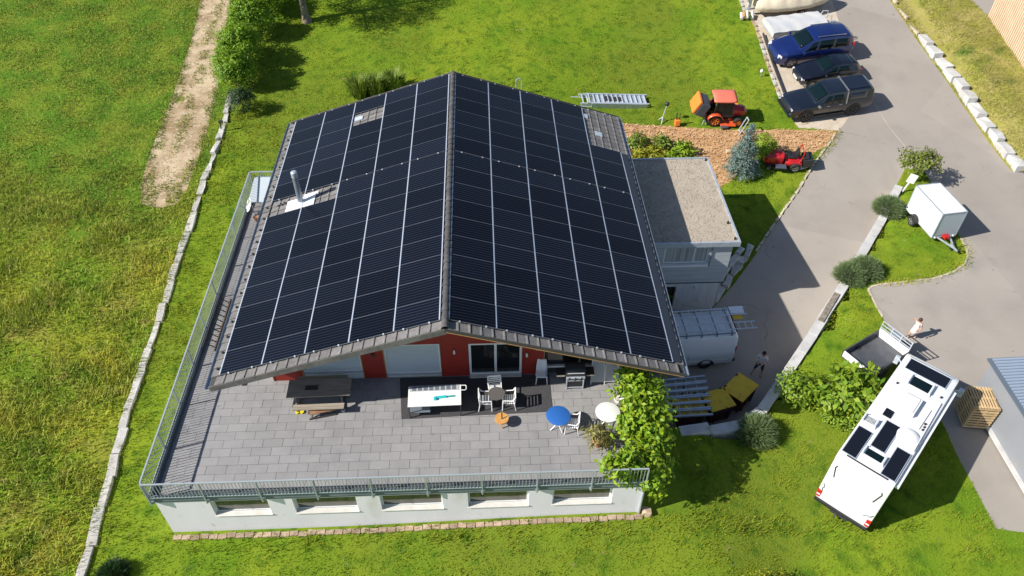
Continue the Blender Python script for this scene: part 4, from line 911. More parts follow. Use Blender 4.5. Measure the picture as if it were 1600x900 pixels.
def hatch():
    rz = R(190); x, y = 25.20, 28.75; s = 1.04
    t = thing('hatchback_car', 'small black hatchback parked between the blue van and the dark pickup', 'car', (x, y, HD(x, y)+.01), 0, 'cars parked beside the road', rot=tilt(x, y, rz, hdrive)); t.scale = (s, s, s)
    sh = Shell([(2.16, .40, .62, .64, .50, .36), (2.02, .24, .70, .74, .74, .56), (1.5, .20, .82, .90, .85, .70), (.95, .20, .92, 1.02, .87, .76), (.78, .20, .94, 1.05, .87, .74), (-.05, .20, .95, 1.42, .87, .60), (-.5, .20, .96, 1.47, .87, .60), (-1.3, .20, .98, 1.40, .86, .58), (-1.75, .22, .99, 1.24, .83, .56), (-2.08, .28, .94, .98, .76, .54), (-2.16, .42, .80, .84, .66, .46)])
    car_common(t, sh, 'car_black', 4.3, [(1.35, .76), (1.35, -.76), (-1.28, .76), (-1.28, -.76)], .31, .62)
    patch(sh.top(.72, -.02), 'car_glass', 'windscreen', t); patch(sh.top(-1.42, -1.98, .8), 'car_glass', 'rear_window', t)
    for sg in (-1, 1):
        patch(sh.side(.45, -.28, sg, .08, .86, slant0=-.36), 'car_glass', 'side_window', t); patch(sh.side(-.34, -1.3, sg, .08, .86, slant1=.25), 'car_glass', 'side_window', t)
        m = MB(); m.box((1.98, sg*.62, .64), (.22, .20, .12), rz=-sg*.5); m.build('headlight', 'lamp_glass', t, bevel=.02)
        m = MB(); m.box((-2.08, sg*.66, .80), (.10, .14, .28)); m.build('tail_light', 'lamp_red', t, bevel=.02)
    m = MB(); m.b2(2.08, 2.19, -.40, .40, .34, .50); m.build('grille', 'plastic_black', t, bevel=.02)
    m = MB(); m.b2(2.14, 2.20, -.26, .26, .40, .50); m.build('number_plate', 'white_paint', t)
    m = MB(); m.b2(.20, .46, .12, .40, 1.20, 1.215); m.T = None
    handles(t, sh, (-.1, -.9), 'car_black'); seams(t, sh, (.55, -.31))
hatch()
def van():
    rz = R(189); x, y = 24.62, 31.15; s = 1.16
    t = thing('blue_van', 'shiny dark blue people carrier parked next to the small black hatchback', 'van', (x, y, HD(x, y)+.01), 0, 'cars parked beside the road', rot=tilt(x, y, rz, hdrive)); t.scale = (s, s, s)
    sh = Shell([(2.42, .40, .62, .64, .52, .38), (2.30, .26, .76, .80, .80, .60), (1.85, .22, .92, .98, .92, .76), (1.30, .22, 1.00, 1.10, .95, .82), (1.12, .22, 1.02, 1.14, .95, .80), (.25, .22, 1.03, 1.64, .95, .68), (-.1, .22, 1.03, 1.74, .95, .69), (-1.2, .22, 1.04, 1.75, .95, .69), (-2.05, .24, 1.05, 1.68, .94, .66), (-2.30, .28, 1.04, 1.54, .92, .62), (-2.42, .40, .98, 1.30, .86, .60)])
    car_common(t, sh, 'car_blue', 4.84, [(1.50, .82), (1.50, -.82), (-1.46, .82), (-1.46, -.82)], .33, .92)
    patch(sh.top(1.04, .30), 'car_glass', 'windscreen', t)
    for sg in (-1, 1):
        patch(sh.side(.82, .02, sg, .08, .87, slant0=-.5), 'car_glass', 'side_window', t); patch(sh.side(-.06, -1.05, sg, .08, .87), 'car_glass', 'side_window', t); patch(sh.side(-1.11, -2.02, sg, .08, .87, slant1=.1), 'car_glass', 'side_window', t)
        m = MB(); m.box((2.20, sg*.68, .74), (.26, .24, .15), rz=-sg*.55); m.build('headlight', 'lamp_glass', t, bevel=.02)
        m = MB(); m.box((-2.36, sg*.80, 1.0), (.10, .14, .5)); m.build('tail_light', 'lamp_red', t, bevel=.02)
        m = MB(); m.bar((.05, sg*.60, 1.79), (-1.75, sg*.60, 1.79), .035); m.build('roof_rail', 'rim', t)
    m = MB(); m.b2(2.34, 2.45, -.42, .42, .40, .56); m.build('grille', 'plastic_black', t, bevel=.02)
    m = MB(); m.cyl((-2.36, 0, .35), (-2.66, 0, .35), .05, n=8); m.build('tow_bar', 'steel_dark', t)
    handles(t, sh, (.15, -.85), 'car_blue'); seams(t, sh, (1.0, -.02, -1.08))
van()
def white_van():
    x, y = 10.75, 6.72; s = 1.0
    t = thing('white_van', 'white panel van with ladders on its roof rack, on the driveway half under the eave', 'van', (x, y, HD(x, y)+.01), R(183), rot=tilt(x, y, R(183), hdrive))
    sh = Shell([(2.9, .45, .8, .84, .7, .5), (2.7, .32, 1.0, 1.1, .92, .7), (2.1, .30, 1.15, 1.3, .98, .8), (1.4, .30, 1.25, 2.15, 1.0, .80), (.9, .30, 1.3, 2.32, 1.0, .86), (-2.75, .32, 1.3, 2.34, 1.0, .87), (-2.88, .35, 1.3, 2.26, .99, .85), (-2.94, .45, 1.25, 2.1, .95, .82)])
    car_common(t, sh, 'car_white', 5.8, [(1.9, .88), (1.9, -.88), (-1.55, .88), (-1.55, -.88)], .35, 1.75, True)
    patch(sh.top(2.0, 1.45), 'car_glass', 'windscreen', t)
    for sg in (-1, 1):
        patch(sh.side(1.7, .9, sg, .05, .7, slant0=-.3), 'car_glass', 'side_window', t)
        m = MB(); m.box((-2.93, sg*.88, 1.15), (.06, .13, .8)); m.build('tail_light', 'lamp_red', t, bevel=.015)
        m = MB(); m.b2(-2.6, .9, sg*1.002-.012, sg*1.002+.012, .62, .72); m.build('rub_strip', 'car_white', t)
        m = MB(); m.bar((1.3, sg*.80, 2.50), (-2.7, sg*.80, 2.50), .045); m.build('rack_rail', 'metal_grey', t)
    seams(t, sh, (.75, -.6))
    m = MB(); m.b2(-3.06, -2.9, -.95, .95, .42, .60); m.build('bumper', 'plastic_black', t, bevel=.03)
    for xx in (-2.55, -1.8, -1.05, -.3, .45, 1.1):
        m = MB(); m.bar((xx, -.84, 2.53), (xx, .84, 2.53), .045)
        for sg in (-1, 1): m.bar((xx, sg*.80, 2.30), (xx, sg*.80, 2.53), .05)
        m.build('rack_bar', 'metal_grey', t)
    m = MB(); m.cyl((-2.75, -.80, 2.6), (-2.75, .80, 2.6), .04, n=8); m.build('rack_roller', 'steel_dark', t)
    for k, (yy, zz, x0, x1) in enumerate(((.45, 2.62, 1.4, -3.80), (-.48, 2.62, 1.0, -3.55))):
        lab = ('front', 'rear')[k]
        L = ladder_thing('ladder', ('long aluminium ladder on the white van roof on the side facing the terrace', 'aluminium ladder on the white van roof on the side facing the annex')[k], x0-x1, .42)
        mw = Matrix.Translation(t.location) @ t.rotation_euler.to_matrix().to_4x4() @ Matrix.Translation((x1, yy, zz)); L.matrix_world = mw
    b = thing('roof_box', 'pale bent sheet and yellow panel tied across the rear of the van roof rack', 'roof load', (0, 0, 0))
    b.matrix_world = Matrix.Translation(t.location) @ t.rotation_euler.to_matrix().to_4x4() @ Matrix.Translation((-3.1, -.55, 2.45))
    m = MB(); m.b2(-.35, .35, -.22, .22, .16, .20); m.build('sheet', 'car_white', b); m = MB(); m.b2(-.22, .22, .24, .50, .05, .09); m.build('yellow_panel', 'yellow_lid', b)
def ladder_thing(name, label, L, W, step=.33, group=None, mat_='alu', thick=.055, sw=.045):
    t = thing(name, label, 'ladder', (0, 0, 0), group=group)
    for sg in (-1, 1): m = MB(); m.bar((0, sg*W/2, 0), (L, sg*W/2, 0), sw, thick); m.build('stile', mat_, t)
    n = int(L/step); M = None
    for i in range(n):
        if M is None: m = MB(); m.cyl((0, -W/2, 0), (0, W/2, 0), .024, n=6); M = m.mesh('rung', [mat_])
        o = link('rung', M, t); o.location = (step*(i+.6), 0, 0)
    return t
white_van()

def motorhome():
    ang = R(45.755); z0 = -.36
    t = thing('motorhome', 'large white motorhome parked on the front lawn with solar panels on its roof', 'motorhome', (15.21, -3.75, z0), ang)
    Hh = 2.9-z0
    prof = [(-.06, .45), (-.10, .62), (-.06, 1.0), (0, 2.35), (.04, Hh-.10), (.14, Hh-.012), (.3, Hh), (6.55, Hh), (6.85, Hh-.05), (7.02, Hh-.18), (7.14, Hh-.7), (7.25, 1.3), (7.32, .9), (7.30, .5), (7.2, .45)]
    b = MB(); W = 1.09; n = len(prof)
    secs = [(-W, .10), (-W+.02, .03), (-W+.09, 0), (0, -.012), (W-.09, 0), (W-.02, .03), (W, .10)]
    P = []
    for y, inset in secs:
        row = []
        for x, z in prof:
            top = z > Hh-.3; xi = x+inset*(1 if x < 1 else (-1 if x > 6.4 else 0)); row.append((xi, y, z-(inset*.6 if top else 0)))
        P.append(row)
    b.grid([list(q) for q in zip(*P)][::-1]); 
    for e in (0, -1): b.add(P[e], [tuple(range(n))])
    b.add([P[i][0] for i in range(7)]+[P[i][-1] for i in range(7)], [(i, i+1, 8+i, 7+i) for i in range(6)])
    b.build('body', 'mh_white', t, 30)
    rz = Hh+.012
    def flat(name, m, pts, h=.03, lift=0.0, parent=t):
        q = MB(); q.prism(pts, rz+lift, rz+lift+h); return q.build(name, m, parent, bevel=.006 if h > .02 else 0)
    def rect(x0, x1, y0, y1): return [(x0, y0), (x1, y0), (x1, y1), (x0, y1)]
    for x0, x1, y0, y1 in ((5.87, 6.58, -.82, .86), (.27, 1.83, .46, 1.03), (1.22, 2.80, -.24, .33), (.27, 1.85, -1.02, -.46)):
        f = flat('solar_panel', 'panel_rail', rect(x0, x1, y0, y1), .035); q = MB(); q.b2(x0+.03, x1-.03, y0+.03, y1-.03, rz+.036, rz+.042); q.build('panel_cells', 'mh_cells', f)
    flat('small_panel', 'mh_cells', rect(2.95, 3.37, .25, .57), .04)
    for x0, x1, y0, y1, m in ((5.08, 5.70, -.42, .42, 'car_glass'), (2.10, 2.50, .55, 1.0, 'curtain'), (.64, 1.06, -.36, .36, 'car_glass')):
        f = flat('roof_window', 'mh_white', rect(x0-.06, x1+.06, y0-.06, y1+.06), .06); q = MB(); q.b2(x0+.05, x1-.05, y0+.05, y1-.05, rz+.061, rz+.085); q.build('skylight', m, f)
        q = MB()
        for yy in (y0-.02, y1+.02): q.b2(x0, x1, yy-.02, yy+.02, rz+.061, rz+.15)
        q.build('window_rim', 'alu', f)
    q = MB(); q.b2(3.55, 4.52, -.38, .36, rz, rz+.20); q.b2(3.62, 4.45, -.30, .28, rz+.20, rz+.24); q.build('air_conditioner', 'mh_white', t, bevel=.04)
    q = MB(); q.lathe([(0, .16), (.2, .15), (.34, .11), (.42, .05), (.43, 0)], (2.58, -.60, rz), 24); q.cyl((2.58, -.6, rz), (2.58, -.6, rz+.02), .45, n=24); q.build('satellite_dome', 'white_paint', t, 40)
    q = MB(); q.bar((2.05, -1.0, rz+.05), (5.0, -.94, rz+.05), .04); q.bar((3.2, -.72, rz+.03), (4.4, -.74, rz+.03), .10, .04); q.build('roof_trim', 'mh_white', t)
    for x, y in ((3.28, -.9), (3.45, -.9), (3.62, -.87), (4.9, .75), (5.35, -.85)): q = MB(); q.cyl((x, y, rz-.01), (x, y, rz+.05), .05, .04, 10); q.build('roof_vent', 'plastic_black', t)
    q = MB(); q.b2(.35, 6.2, -1.24, -1.095, Hh-.32, Hh-.16); q.build('awning_box', 'white_paint', t, bevel=.02)
    q = MB(); q.b2(.20, .26, -.80, .78, rz-.004, rz+.012); q.build('roof_seam', 'steel_dark', t); q = MB(); q.b2(6.70, 6.73, -.9, .9, Hh-.03, Hh-.005); q.build('front_seam', 'metal_grey', t)
    # rear: lights, bumper, window outline, swooshes
    def rear_x(z): return np.interp(z, [.45, .62, 1.0, 2.35, Hh-.1], [-.06, -.10, -.06, 0, .04])-.012
    def rline(name, m, pts, r=.02):
        q = MB(); q.tube([(rear_x(z), y, z) for y, z in pts], r); q.build(name, m, t)
    rline('window_outline', 'steel_dark', [(.86, 2.72), (.90, 2.60), (.80, 2.06)], .025); rline('window_outline', 'steel_dark', [(-.86, 2.72), (-.90, 2.60), (-.76, 2.02)], .025)
    rline('hatch_edge', 'metal_grey', [(.80, 2.05), (.70, 2.0), (-.66, 1.98), (-.76, 2.02)], .008)
    rline('swoosh', 'metal_grey', [(1.0, 1.45), (.92, 1.30), (.96, 1.15), (.93, 1.02)], .022); rline('swoosh', 'metal_grey', [(-.72, 1.06), (-.86, 1.18), (-.95, 1.18), (-1.02, 1.34)], .022)
    rline('rear_script', 'blind', [(.18, 2.30), (-.22, 2.30)], .012); rline('rear_script', 'blind', [(.05, 2.17), (-.12, 2.17)], .010)
    for sg in (-1, 1):
        q = MB(); q.b2(-.12, -.02, sg*1.0-.09, sg*1.0+.09, .60, 1.0); o = q.build('tail_light', 'lamp_red', t, bevel=.02); q = MB(); q.b2(-.13, -.03, sg*1.0-.07, sg*1.0+.07, .74, .82); q.build('indicator', 'lamp_glass', o)
        q = MB(); q.bar((7.0, sg*1.05, 2.3), (7.35, sg*1.33, 2.3), .05); q.box((7.38, sg*1.36, 2.12), (.16, .20, .42)); q.build('wing_mirror', 'alu', t, bevel=.02)
        q = MB(); q.b2(1.2, 2.4, sg*1.095-.01, sg*1.095+.01, 1.7, 2.3); q.build('side_window', 'car_glass', t)
    q = MB(); q.b2(-.16, .1, -1.07, 1.07, .34, .50); q.build('bumper', 'plastic_black', t, bevel=.03); q = MB(); q.bar((.1, .1, .4), (-.4, .1, .36), .06); q.b2(-.2, -.14, -.35, .35, .30, .40); q.build('tow_hitch', 'steel_dark', t)
    q = MB(); q.b2(7.12, 7.26, -.95, .95, 1.35, 2.4); q.build('windscreen', 'car_glass', t)
    add_wheels(t, [(1.5, .95), (1.5, -.95), (5.9, .95), (5.9, -.95)], .36, .24)
    q = MB(); q.b2(0, 7.1, -1.0, 1.0, .3, .46); q.build('chassis', 'plastic_black', t)
motorhome()

def box_trailer():
    x, y = 26.6, 13.95; z = float(hb(x, y)); ang = math.atan2(12.68-15.28, 26.8-26.5)
    ang = R(-82.5); t = thing('box_trailer', 'white closed box trailer on the grass island beside the small tree', 'trailer', (x, y, z), ang)
    zb, zt, L, W = .42, 2.06, 1.31, .71
    m = MB(); m.b2(-L, L, -W, W, zb, zt); m.build('box', 'white_paint', t)
    m = MB(); f = .035
    for sx in (-1, 1):
        for sy in (-1, 1): m.bar((sx*L, sy*W, zb), (sx*L, sy*W, zt), f*1.6)
    for z_ in (zb, zt):
        for sy in (-1, 1): m.bar((-L, sy*W, z_), (L, sy*W, z_), f*1.5)
        for sx in (-1, 1): m.bar((sx*L, -W, z_), (sx*L, W, z_), f*1.5)
    m.build('edge_profile', 'metal_galv', t)
    m = MB(); m.b2(L+.002, L+.012, -W+.05, W-.05, zb+.05, zt-.05); p = m.build('front_panel', 'blind', t); m = MB(); m.b2(L+.013, L+.016, -.5, -.15, zb+.12, zb+.15); m.build('maker_strip', 'metal_grey', p)
    m = MB(); m.bar((L-.2, -.45, .42), (L+1.0, 0, .42), .07); m.bar((L-.2, .45, .42), (L+1.0, 0, .42), .07); m.bar((L+.7, 0, .43), (L+1.3, 0, .45), .08); m.build('drawbar', 'metal_galv', t)
    m = MB(); m.cyl((L+.75, .12, .15), (L+.75, .12, .95), .03, n=8); m.cyl((L+.75, .06, .12), (L+.75, .18, .12), .12, n=12); m.build('jockey_wheel', 'plastic_black', t)
    m = MB(); m.tube([(L+1.25, .02, .45), (L+1.2, .25, .50), (L+1.05, .42, .35), (L+.95, .35, .05)], .04); m.build('cable', 'plastic_black', t)
    m = MB(); m.b2(L+.02, L+.3, -.12, .16, .44, .62); m.build('socket_box', 'lamp_red', t)
    for sg in (-1, 1):
        m = MB(); m.box((-L+.05, sg*(W+.01), zb+.15), (.12, .04, .07)); m.build('side_lamp', 'steel_dark', t); m = MB(); m.cyl((L+.02, sg*.55, zb+.02), (L+.08, sg*.55, zb+.02), .06, n=10); m.build('marker_lamp', 'lamp_glass', t)
        g = MB(); g.grid([[(-.35+.36*math.cos(a), sg*(W+.02+q*.22), .36+.36*math.sin(a)) for q in (0, 1)] for a in np.linspace(.1, PI-.1, 9)]); o = g.build('mudguard', 'plastic_black', t, 50)
    add_wheels(t, [(-.35, W+.13), (-.35, -W-.13)], .31, .20)
    m = MB(); m.b2(-L-.01+.4, L-1.2, W+.015, W+.03, .6, .62) if False else None
    m = MB(); m.b2(-1.0, .2, W+.03, W+.5, .5, .54); m.build('side_shelf', 'white_paint', t)
box_trailer()

def dumper():
    t = thing('tipping_trailer', 'open grey flatbed truck bed with white headboard next to the motorhome front', 'trailer', (19.25, 3.72, -.05), R(30))
    W, D, z0, z1 = 1.22, .82, .62, .95
    m = MB(); m.b2(-W, W, -D, D, z0-.08, z0); m.build('bed', 'bed_metal', t)
    for y in (-D, D): m = MB(); m.b2(-W, W, y-.03, y+.03, z0+.002, z1); m.build('side_board', 'steel_dark' if y < 0 else 'bed_metal', t)
    m = MB(); m.b2(-W-.03, -W+.03, -D+.03, D-.03, z0+.002, z1); m.build('tailgate', 'white_paint', t)
    m = MB(); m.b2(W-.03, W+.03, -D+.03, D-.03, z0+.002, z1+.12); m.build('headboard', 'white_paint', t)
    m = MB()
    for y in (-D+.03, -.25, .25, D-.03): m.bar((W, y, z1), (W, y, z1+.6), .04)
    for z in (z1+.22, z1+.40, z1+.60): m.bar((W, -D, z), (W, D, z), .035)
    m.build('ladder_rack', 'alu', t)
    m = MB(); m.b2(W+.001, W+.02, -.25, .25, z1+.2, z1+.55); m.build('rack_grille', 'metal_grey', t)
    m = MB(); m.b2(W+.25, W+1.3, -.7, .7, .5, 1.2); m.build('cab_rear', 'car_graphite', t, bevel=.06) if False else None
    m = MB(); m.b2(-1.0, W+.9, -.35, .35, .38, .53); m.build('chassis', 'plastic_black', t)
    add_wheels(t, [(-.2, .72), (-.2, -.72)], .33, .2, True)
dumper()

def boat():
    x, y = 24.9, 36.75; rz = R(189)
    t = thing('covered_boat', 'boat under a beige tarpaulin on a trailer at the top of the car park', 'boat', (x, y, HD(x, y)), 0, rot=tilt(x, y, rz, hdrive))
    st = [(-3.2, .05, .75, 1.10), (-3.0, .35, .70, 1.30), (-2.2, .85, .60, 1.62), (-1.0, 1.12, .50, 1.85), (.4, 1.18, .45, 1.95), (1.6, 1.15, .48, 1.80), (2.5, 1.02, .52, 1.55), (2.95, .85, .6, 1.40), (3.1, .6, .7, 1.25)]
    st = np.array(st); P = []
    for xx in np.linspace(-3.2, 3.1, 40):
        w, zl, zt = [np.interp(xx, st[:, 0], st[:, i]) for i in (1, 2, 3)]; sag = .05*math.sin(xx*5.2)+.03*math.sin(xx*11)
        half = [(w*.72, zl), (w*.93, zl+.18), (w*1.0, zl+.42), (w*.97, zl+.56), (w*.70, (zl+.56+zt)/2+sag*.6), (w*.36, zt-.06+sag), (0, zt+sag*.4)]
        P.append([(xx, -a+.03*math.sin(xx*7+i), b) for i, (a, b) in enumerate(half)]+[(xx, a, b) for a, b in half[-2::-1]])
    b = MB(); b.grid(P); b.add(P[0], [tuple(range(13))]); b.add(P[-1], [tuple(range(13))[::-1]]); b.build('tarpaulin', 'tarp_beige', t, 60)
    m = MB()
    for xx in (-2.2, -1.1, 0, 1.2, 2.3):
        w, zl, zt = [np.interp(xx, st[:, 0], st[:, i]) for i in (1, 2, 3)]
        for sg in (-1, 1): m.bar((xx, sg*w*1.01, zl+.45), (xx+.05, sg*w*.8, zl+.05), .02)
    m.build('lashing', 'pot_white', t)
    m = MB(); m.bar((-2.8, 0, .45), (3.6, 0, .45), .1); m.bar((-.4, -.9, .4), (-.4, .9, .4), .1); m.build('trailer_frame', 'metal_galv', t)
    add_wheels(t, [(-.4, .98), (-.4, -.98)], .32, .2)
    m = MB(); m.box((3.55, .1, 1.55), (.75, .5, .42), ry=.35); m.box((3.5, .1, 1.05), (.3, .2, .8)); m.build('outboard_motor', 'tarp_silver', t, bevel=.08)
    o = MB(); o.b2(-.35, .35, -.45, .45, 0, .4); o.cyl((0, -.3, .4), (.1, .3, .55), .12, n=10)
    tt = thing('boat_fender_pile', 'small pile of orange and white boat gear at the lawn edge below the outboard', 'gear', (21.3, 35.6, float(hb(21.3, 35.6))))
    for i in range(5): m = MB(); m.cyl((-.4+.2*i, -.25, .15+.1*(i % 2)), (-.3+.2*i, .35, .3+.1*(i % 3)), .12, n=10); m.build('fender', ('pot_white', 'wood_edge', 'pot_white', 'leaf_sage', 'pot_white')[i], tt, 40)
boat()
def tarp_trailer():
    x, y = 24.45, 33.95; rz = R(190)
    t = thing('covered_trailer', 'flat trailer under a silver grey tarpaulin between the blue van and the boat', 'trailer', (x, y, HD(x, y)), 0, rot=tilt(x, y, rz, hdrive))
    P = []
    for xx in np.linspace(-2.1, 2.2, 22):
        e = min(1, (2.22-abs(xx-.05))/.12); P.append([(xx, y_, (z_+.025*math.sin(xx*6+y_*3))) for y_, z_ in ((-.98, .50), (-.97, .86), (-.5, .98), (.0, 1.04), (.5, 1.0), (.97, .88), (.98, .50))])
    b = MB(); b.grid(P); b.add(P[0], [tuple(range(7))]); b.add(P[-1], [tuple(range(7))[::-1]]); b.build('tarpaulin', 'tarp_silver', t, 50)
    m = MB(); m.b2(-2.1, 2.2, -.95, .95, .40, .52); m.bar((-2.0, -.5, .45), (-3.2, 0, .45), .08); m.bar((-2.0, .5, .45), (-3.2, 0, .45), .08); m.build('trailer_frame', 'metal_galv', t)
    m = MB()
    for q in (-.6, 0, .6): m.tube([(-2.15, q, .55), (-2.3, q, 1.1), (-2.65, q+.1, 1.1), (-2.75, q+.1, .5)], .03)
    m.build('hoop', 'alu', t); add_wheels(t, [(0, .9), (0, -.9)], .3, .2)
tarp_trailer()
def bicycle(x, y, rz, label):
    t = thing('bicycle', label, 'bicycle', (x, y, HD(x, y)), 0, rot=tilt(x, y, rz, hdrive))
    for wx in (-.52, .52):
        m = MB(); m.lathe([(.33, -.018), (.35, 0), (.33, .018), (.315, 0), (.33, -.018)], (wx, 0, .34), 20, axis='Y')
        for i in range(8): a = PI*i/8; m.bar((wx-.32*math.cos(a), 0, .34-.32*math.sin(a)), (wx+.32*math.cos(a), 0, .34+.32*math.sin(a)), .006)
        m.build('wheel', 'rubber', t)
    m = MB(); m.tube([(-.52, 0, .34), (-.08, 0, .30), (.36, 0, .78), (-.2, 0, .76), (-.08, 0, .30)], .018); m.tube([(-.52, 0, .34), (-.2, 0, .76)], .014); m.tube([(.52, 0, .34), (.36, 0, .78), (.33, 0, .98)], .018); m.build('frame', 'alu', t)
    m = MB(); m.bar((.33, -.28, 1.0), (.33, .28, 1.0), .025); m.build('handlebar', 'steel_dark', t); m = MB(); m.box((-.24, 0, .9), (.26, .13, .06)); m.bar((-.2, 0, .76), (-.24, 0, .9), .025); m.build('saddle', 'plastic_black', t, bevel=.02)
bicycle(27.6, 33.2, R(160), 'silver bicycle standing behind the rear corner of the blue van')
def tractor():
    x, y = 17.0, 24.7; t = thing('tractor', 'orange compact tractor with cab and a raised orange and grey grass collector at its back', 'tractor', (x, y, H(x, y)), 0, rot=tilt(x, y, R(-2), hlawn)); s = .97; t.scale = (s, s, s)
    m = MB(); m.b2(-.55, 1.5, -.28, .28, .42, .72); m.build('chassis', 'steel_dark', t)
    sh = Shell([(1.62, .72, .95, 1.0, .30, .24), (1.45, .66, 1.05, 1.12, .36, .28), (.75, .66, 1.15, 1.24, .38, .30)]); sh.body('mower_red', t, 14, 'bonnet')
    for sg in (-1, 1): m = MB(); m.box((1.6, sg*.2, .95), (.06, .1, .08)); m.build('headlight', 'lamp_glass', t)
    for xx, xt in ((-.62, -.5), (.70, .55)):
        for sg in (-1, 1): m = MB(); m.bar((xx, sg*.55, .75), (xt, sg*.52, 1.98), .06); m.build('cab_post', 'plastic_black', t)
    for sg in (-1, 1): m = MB(); m.bar((-.62, sg*.55, .78), (.70, sg*.55, .78), .06); m.build('cab_rail', 'plastic_black', t)
    for sg in (-1, 1): m = MB(); m.add([(-.56, sg*.54, .85), (.66, sg*.54, .85), (.53, sg*.51, 1.95), (-.47, sg*.51, 1.95)], [(0, 1, 2, 3)]); o = m.build('cab_pane', 'car_glass', t); sd = o.modifiers.new('thickness', 'SOLIDIFY'); sd.thickness = .01
    m = MB(); m.b2(-.3, .1, -.22, .22, .8, .95); m.b2(-.38, -.28, -.22, .22, .95, 1.4); m.build('seat', 'leaf_sage', t, bevel=.03)
    P = []
    for xx in np.linspace(-.78, .78, 10):
        e = 1-abs(xx/.78)**4*.12; P.append([(xx, yy*e, 2.02+.12*(1-(yy/.66)**2)*(1-(abs(xx)/.85)**4)) for yy in np.linspace(-.66, .66, 9)])
    b = MB(); b.grid(P); o = b.build('cab_roof', 'tractor_roof', t, 60); sd = o.modifiers.new('thickness', 'SOLIDIFY'); sd.thickness = .09
    for sg in (-1, 1):
        g = MB(); g.grid([[(-.45+.55*math.cos(a), sg*q, .50+.52*math.sin(a)) for q in (.48, .82)] for a in np.linspace(.15, PI-.3, 10)]); o = g.build('mudguard', 'tractor_orange', t, 50); sd = o.modifiers.new('thickness', 'SOLIDIFY'); sd.thickness = .03
        m = MB(); m.cyl((.58, sg*.6, 1.9), (.75, sg*.75, 1.95), .04, n=8); m.build('work_lamp', 'lamp_orange', t)
    for (xx, r, w) in ((-.45, .46, .30), (1.15, .32, .22)):
        T, Rm = wheel_mesh(r, w, False, 6)
        for sg in (-1, 1): o = link('wheel', T, t, (xx, sg*.62, r)); o.rotation_euler = (0, 0, 0 if sg > 0 else PI); r_ = link('rim', Rm, o); r_.data.materials[0] = MATS['collector_orange']
    m = MB(); m.b2(-.05, 1.0, -.95, -.35, .18, .30); m.b2(-.05, 1.0, .35, .95, .18, .30); m.b2(.15, .95, -.35, .35, .17, .28); m.build('mower_deck', 'tractor_orange', t, bevel=.05)
    m = MB(); m.box((.2, -.98, .22), (.5, .3, .10), rz=.2); m.build('discharge_chute', 'collector_grey', t, bevel=.03)
    m = MB(); m.T = Matrix.Translation((-1.45, 0, 1.22)) @ Matrix.Rotation(.42, 4, 'Y') @ Matrix.Rotation(0, 4, 'Z')
    m.b2(-.30, .34, -.62, .62, -.45, .55); m.build('collector', 'collector_grey', t, bevel=.06)
    m = MB(); m.T = Matrix.Translation((-1.45, 0, 1.22)) @ Matrix.Rotation(.42, 4, 'Y'); m.b2(-.52, -.305, -.60, .60, -.42, .60); m.build('collector_lid', 'collector_orange', t, bevel=.06)
    m = MB(); m.bar((-.6, -.3, .55), (-1.35, -.35, .9), .08); m.bar((-.6, .3, .55), (-1.35, .35, .9), .08); m.cyl((-1.0, -.5, .3), (-1.25, -.5, 1.0), .15, n=12); m.build('lift_arm', 'steel_dark', t)
    m = MB(); m.tube([(-1.2, -.6, .05), (-1.15, -.62, .5)], .03); m.tube([(-.95, -.62, .05), (-1.1, -.62, .5)], .03); m.build('stand_leg', 'alu', t)
tractor()
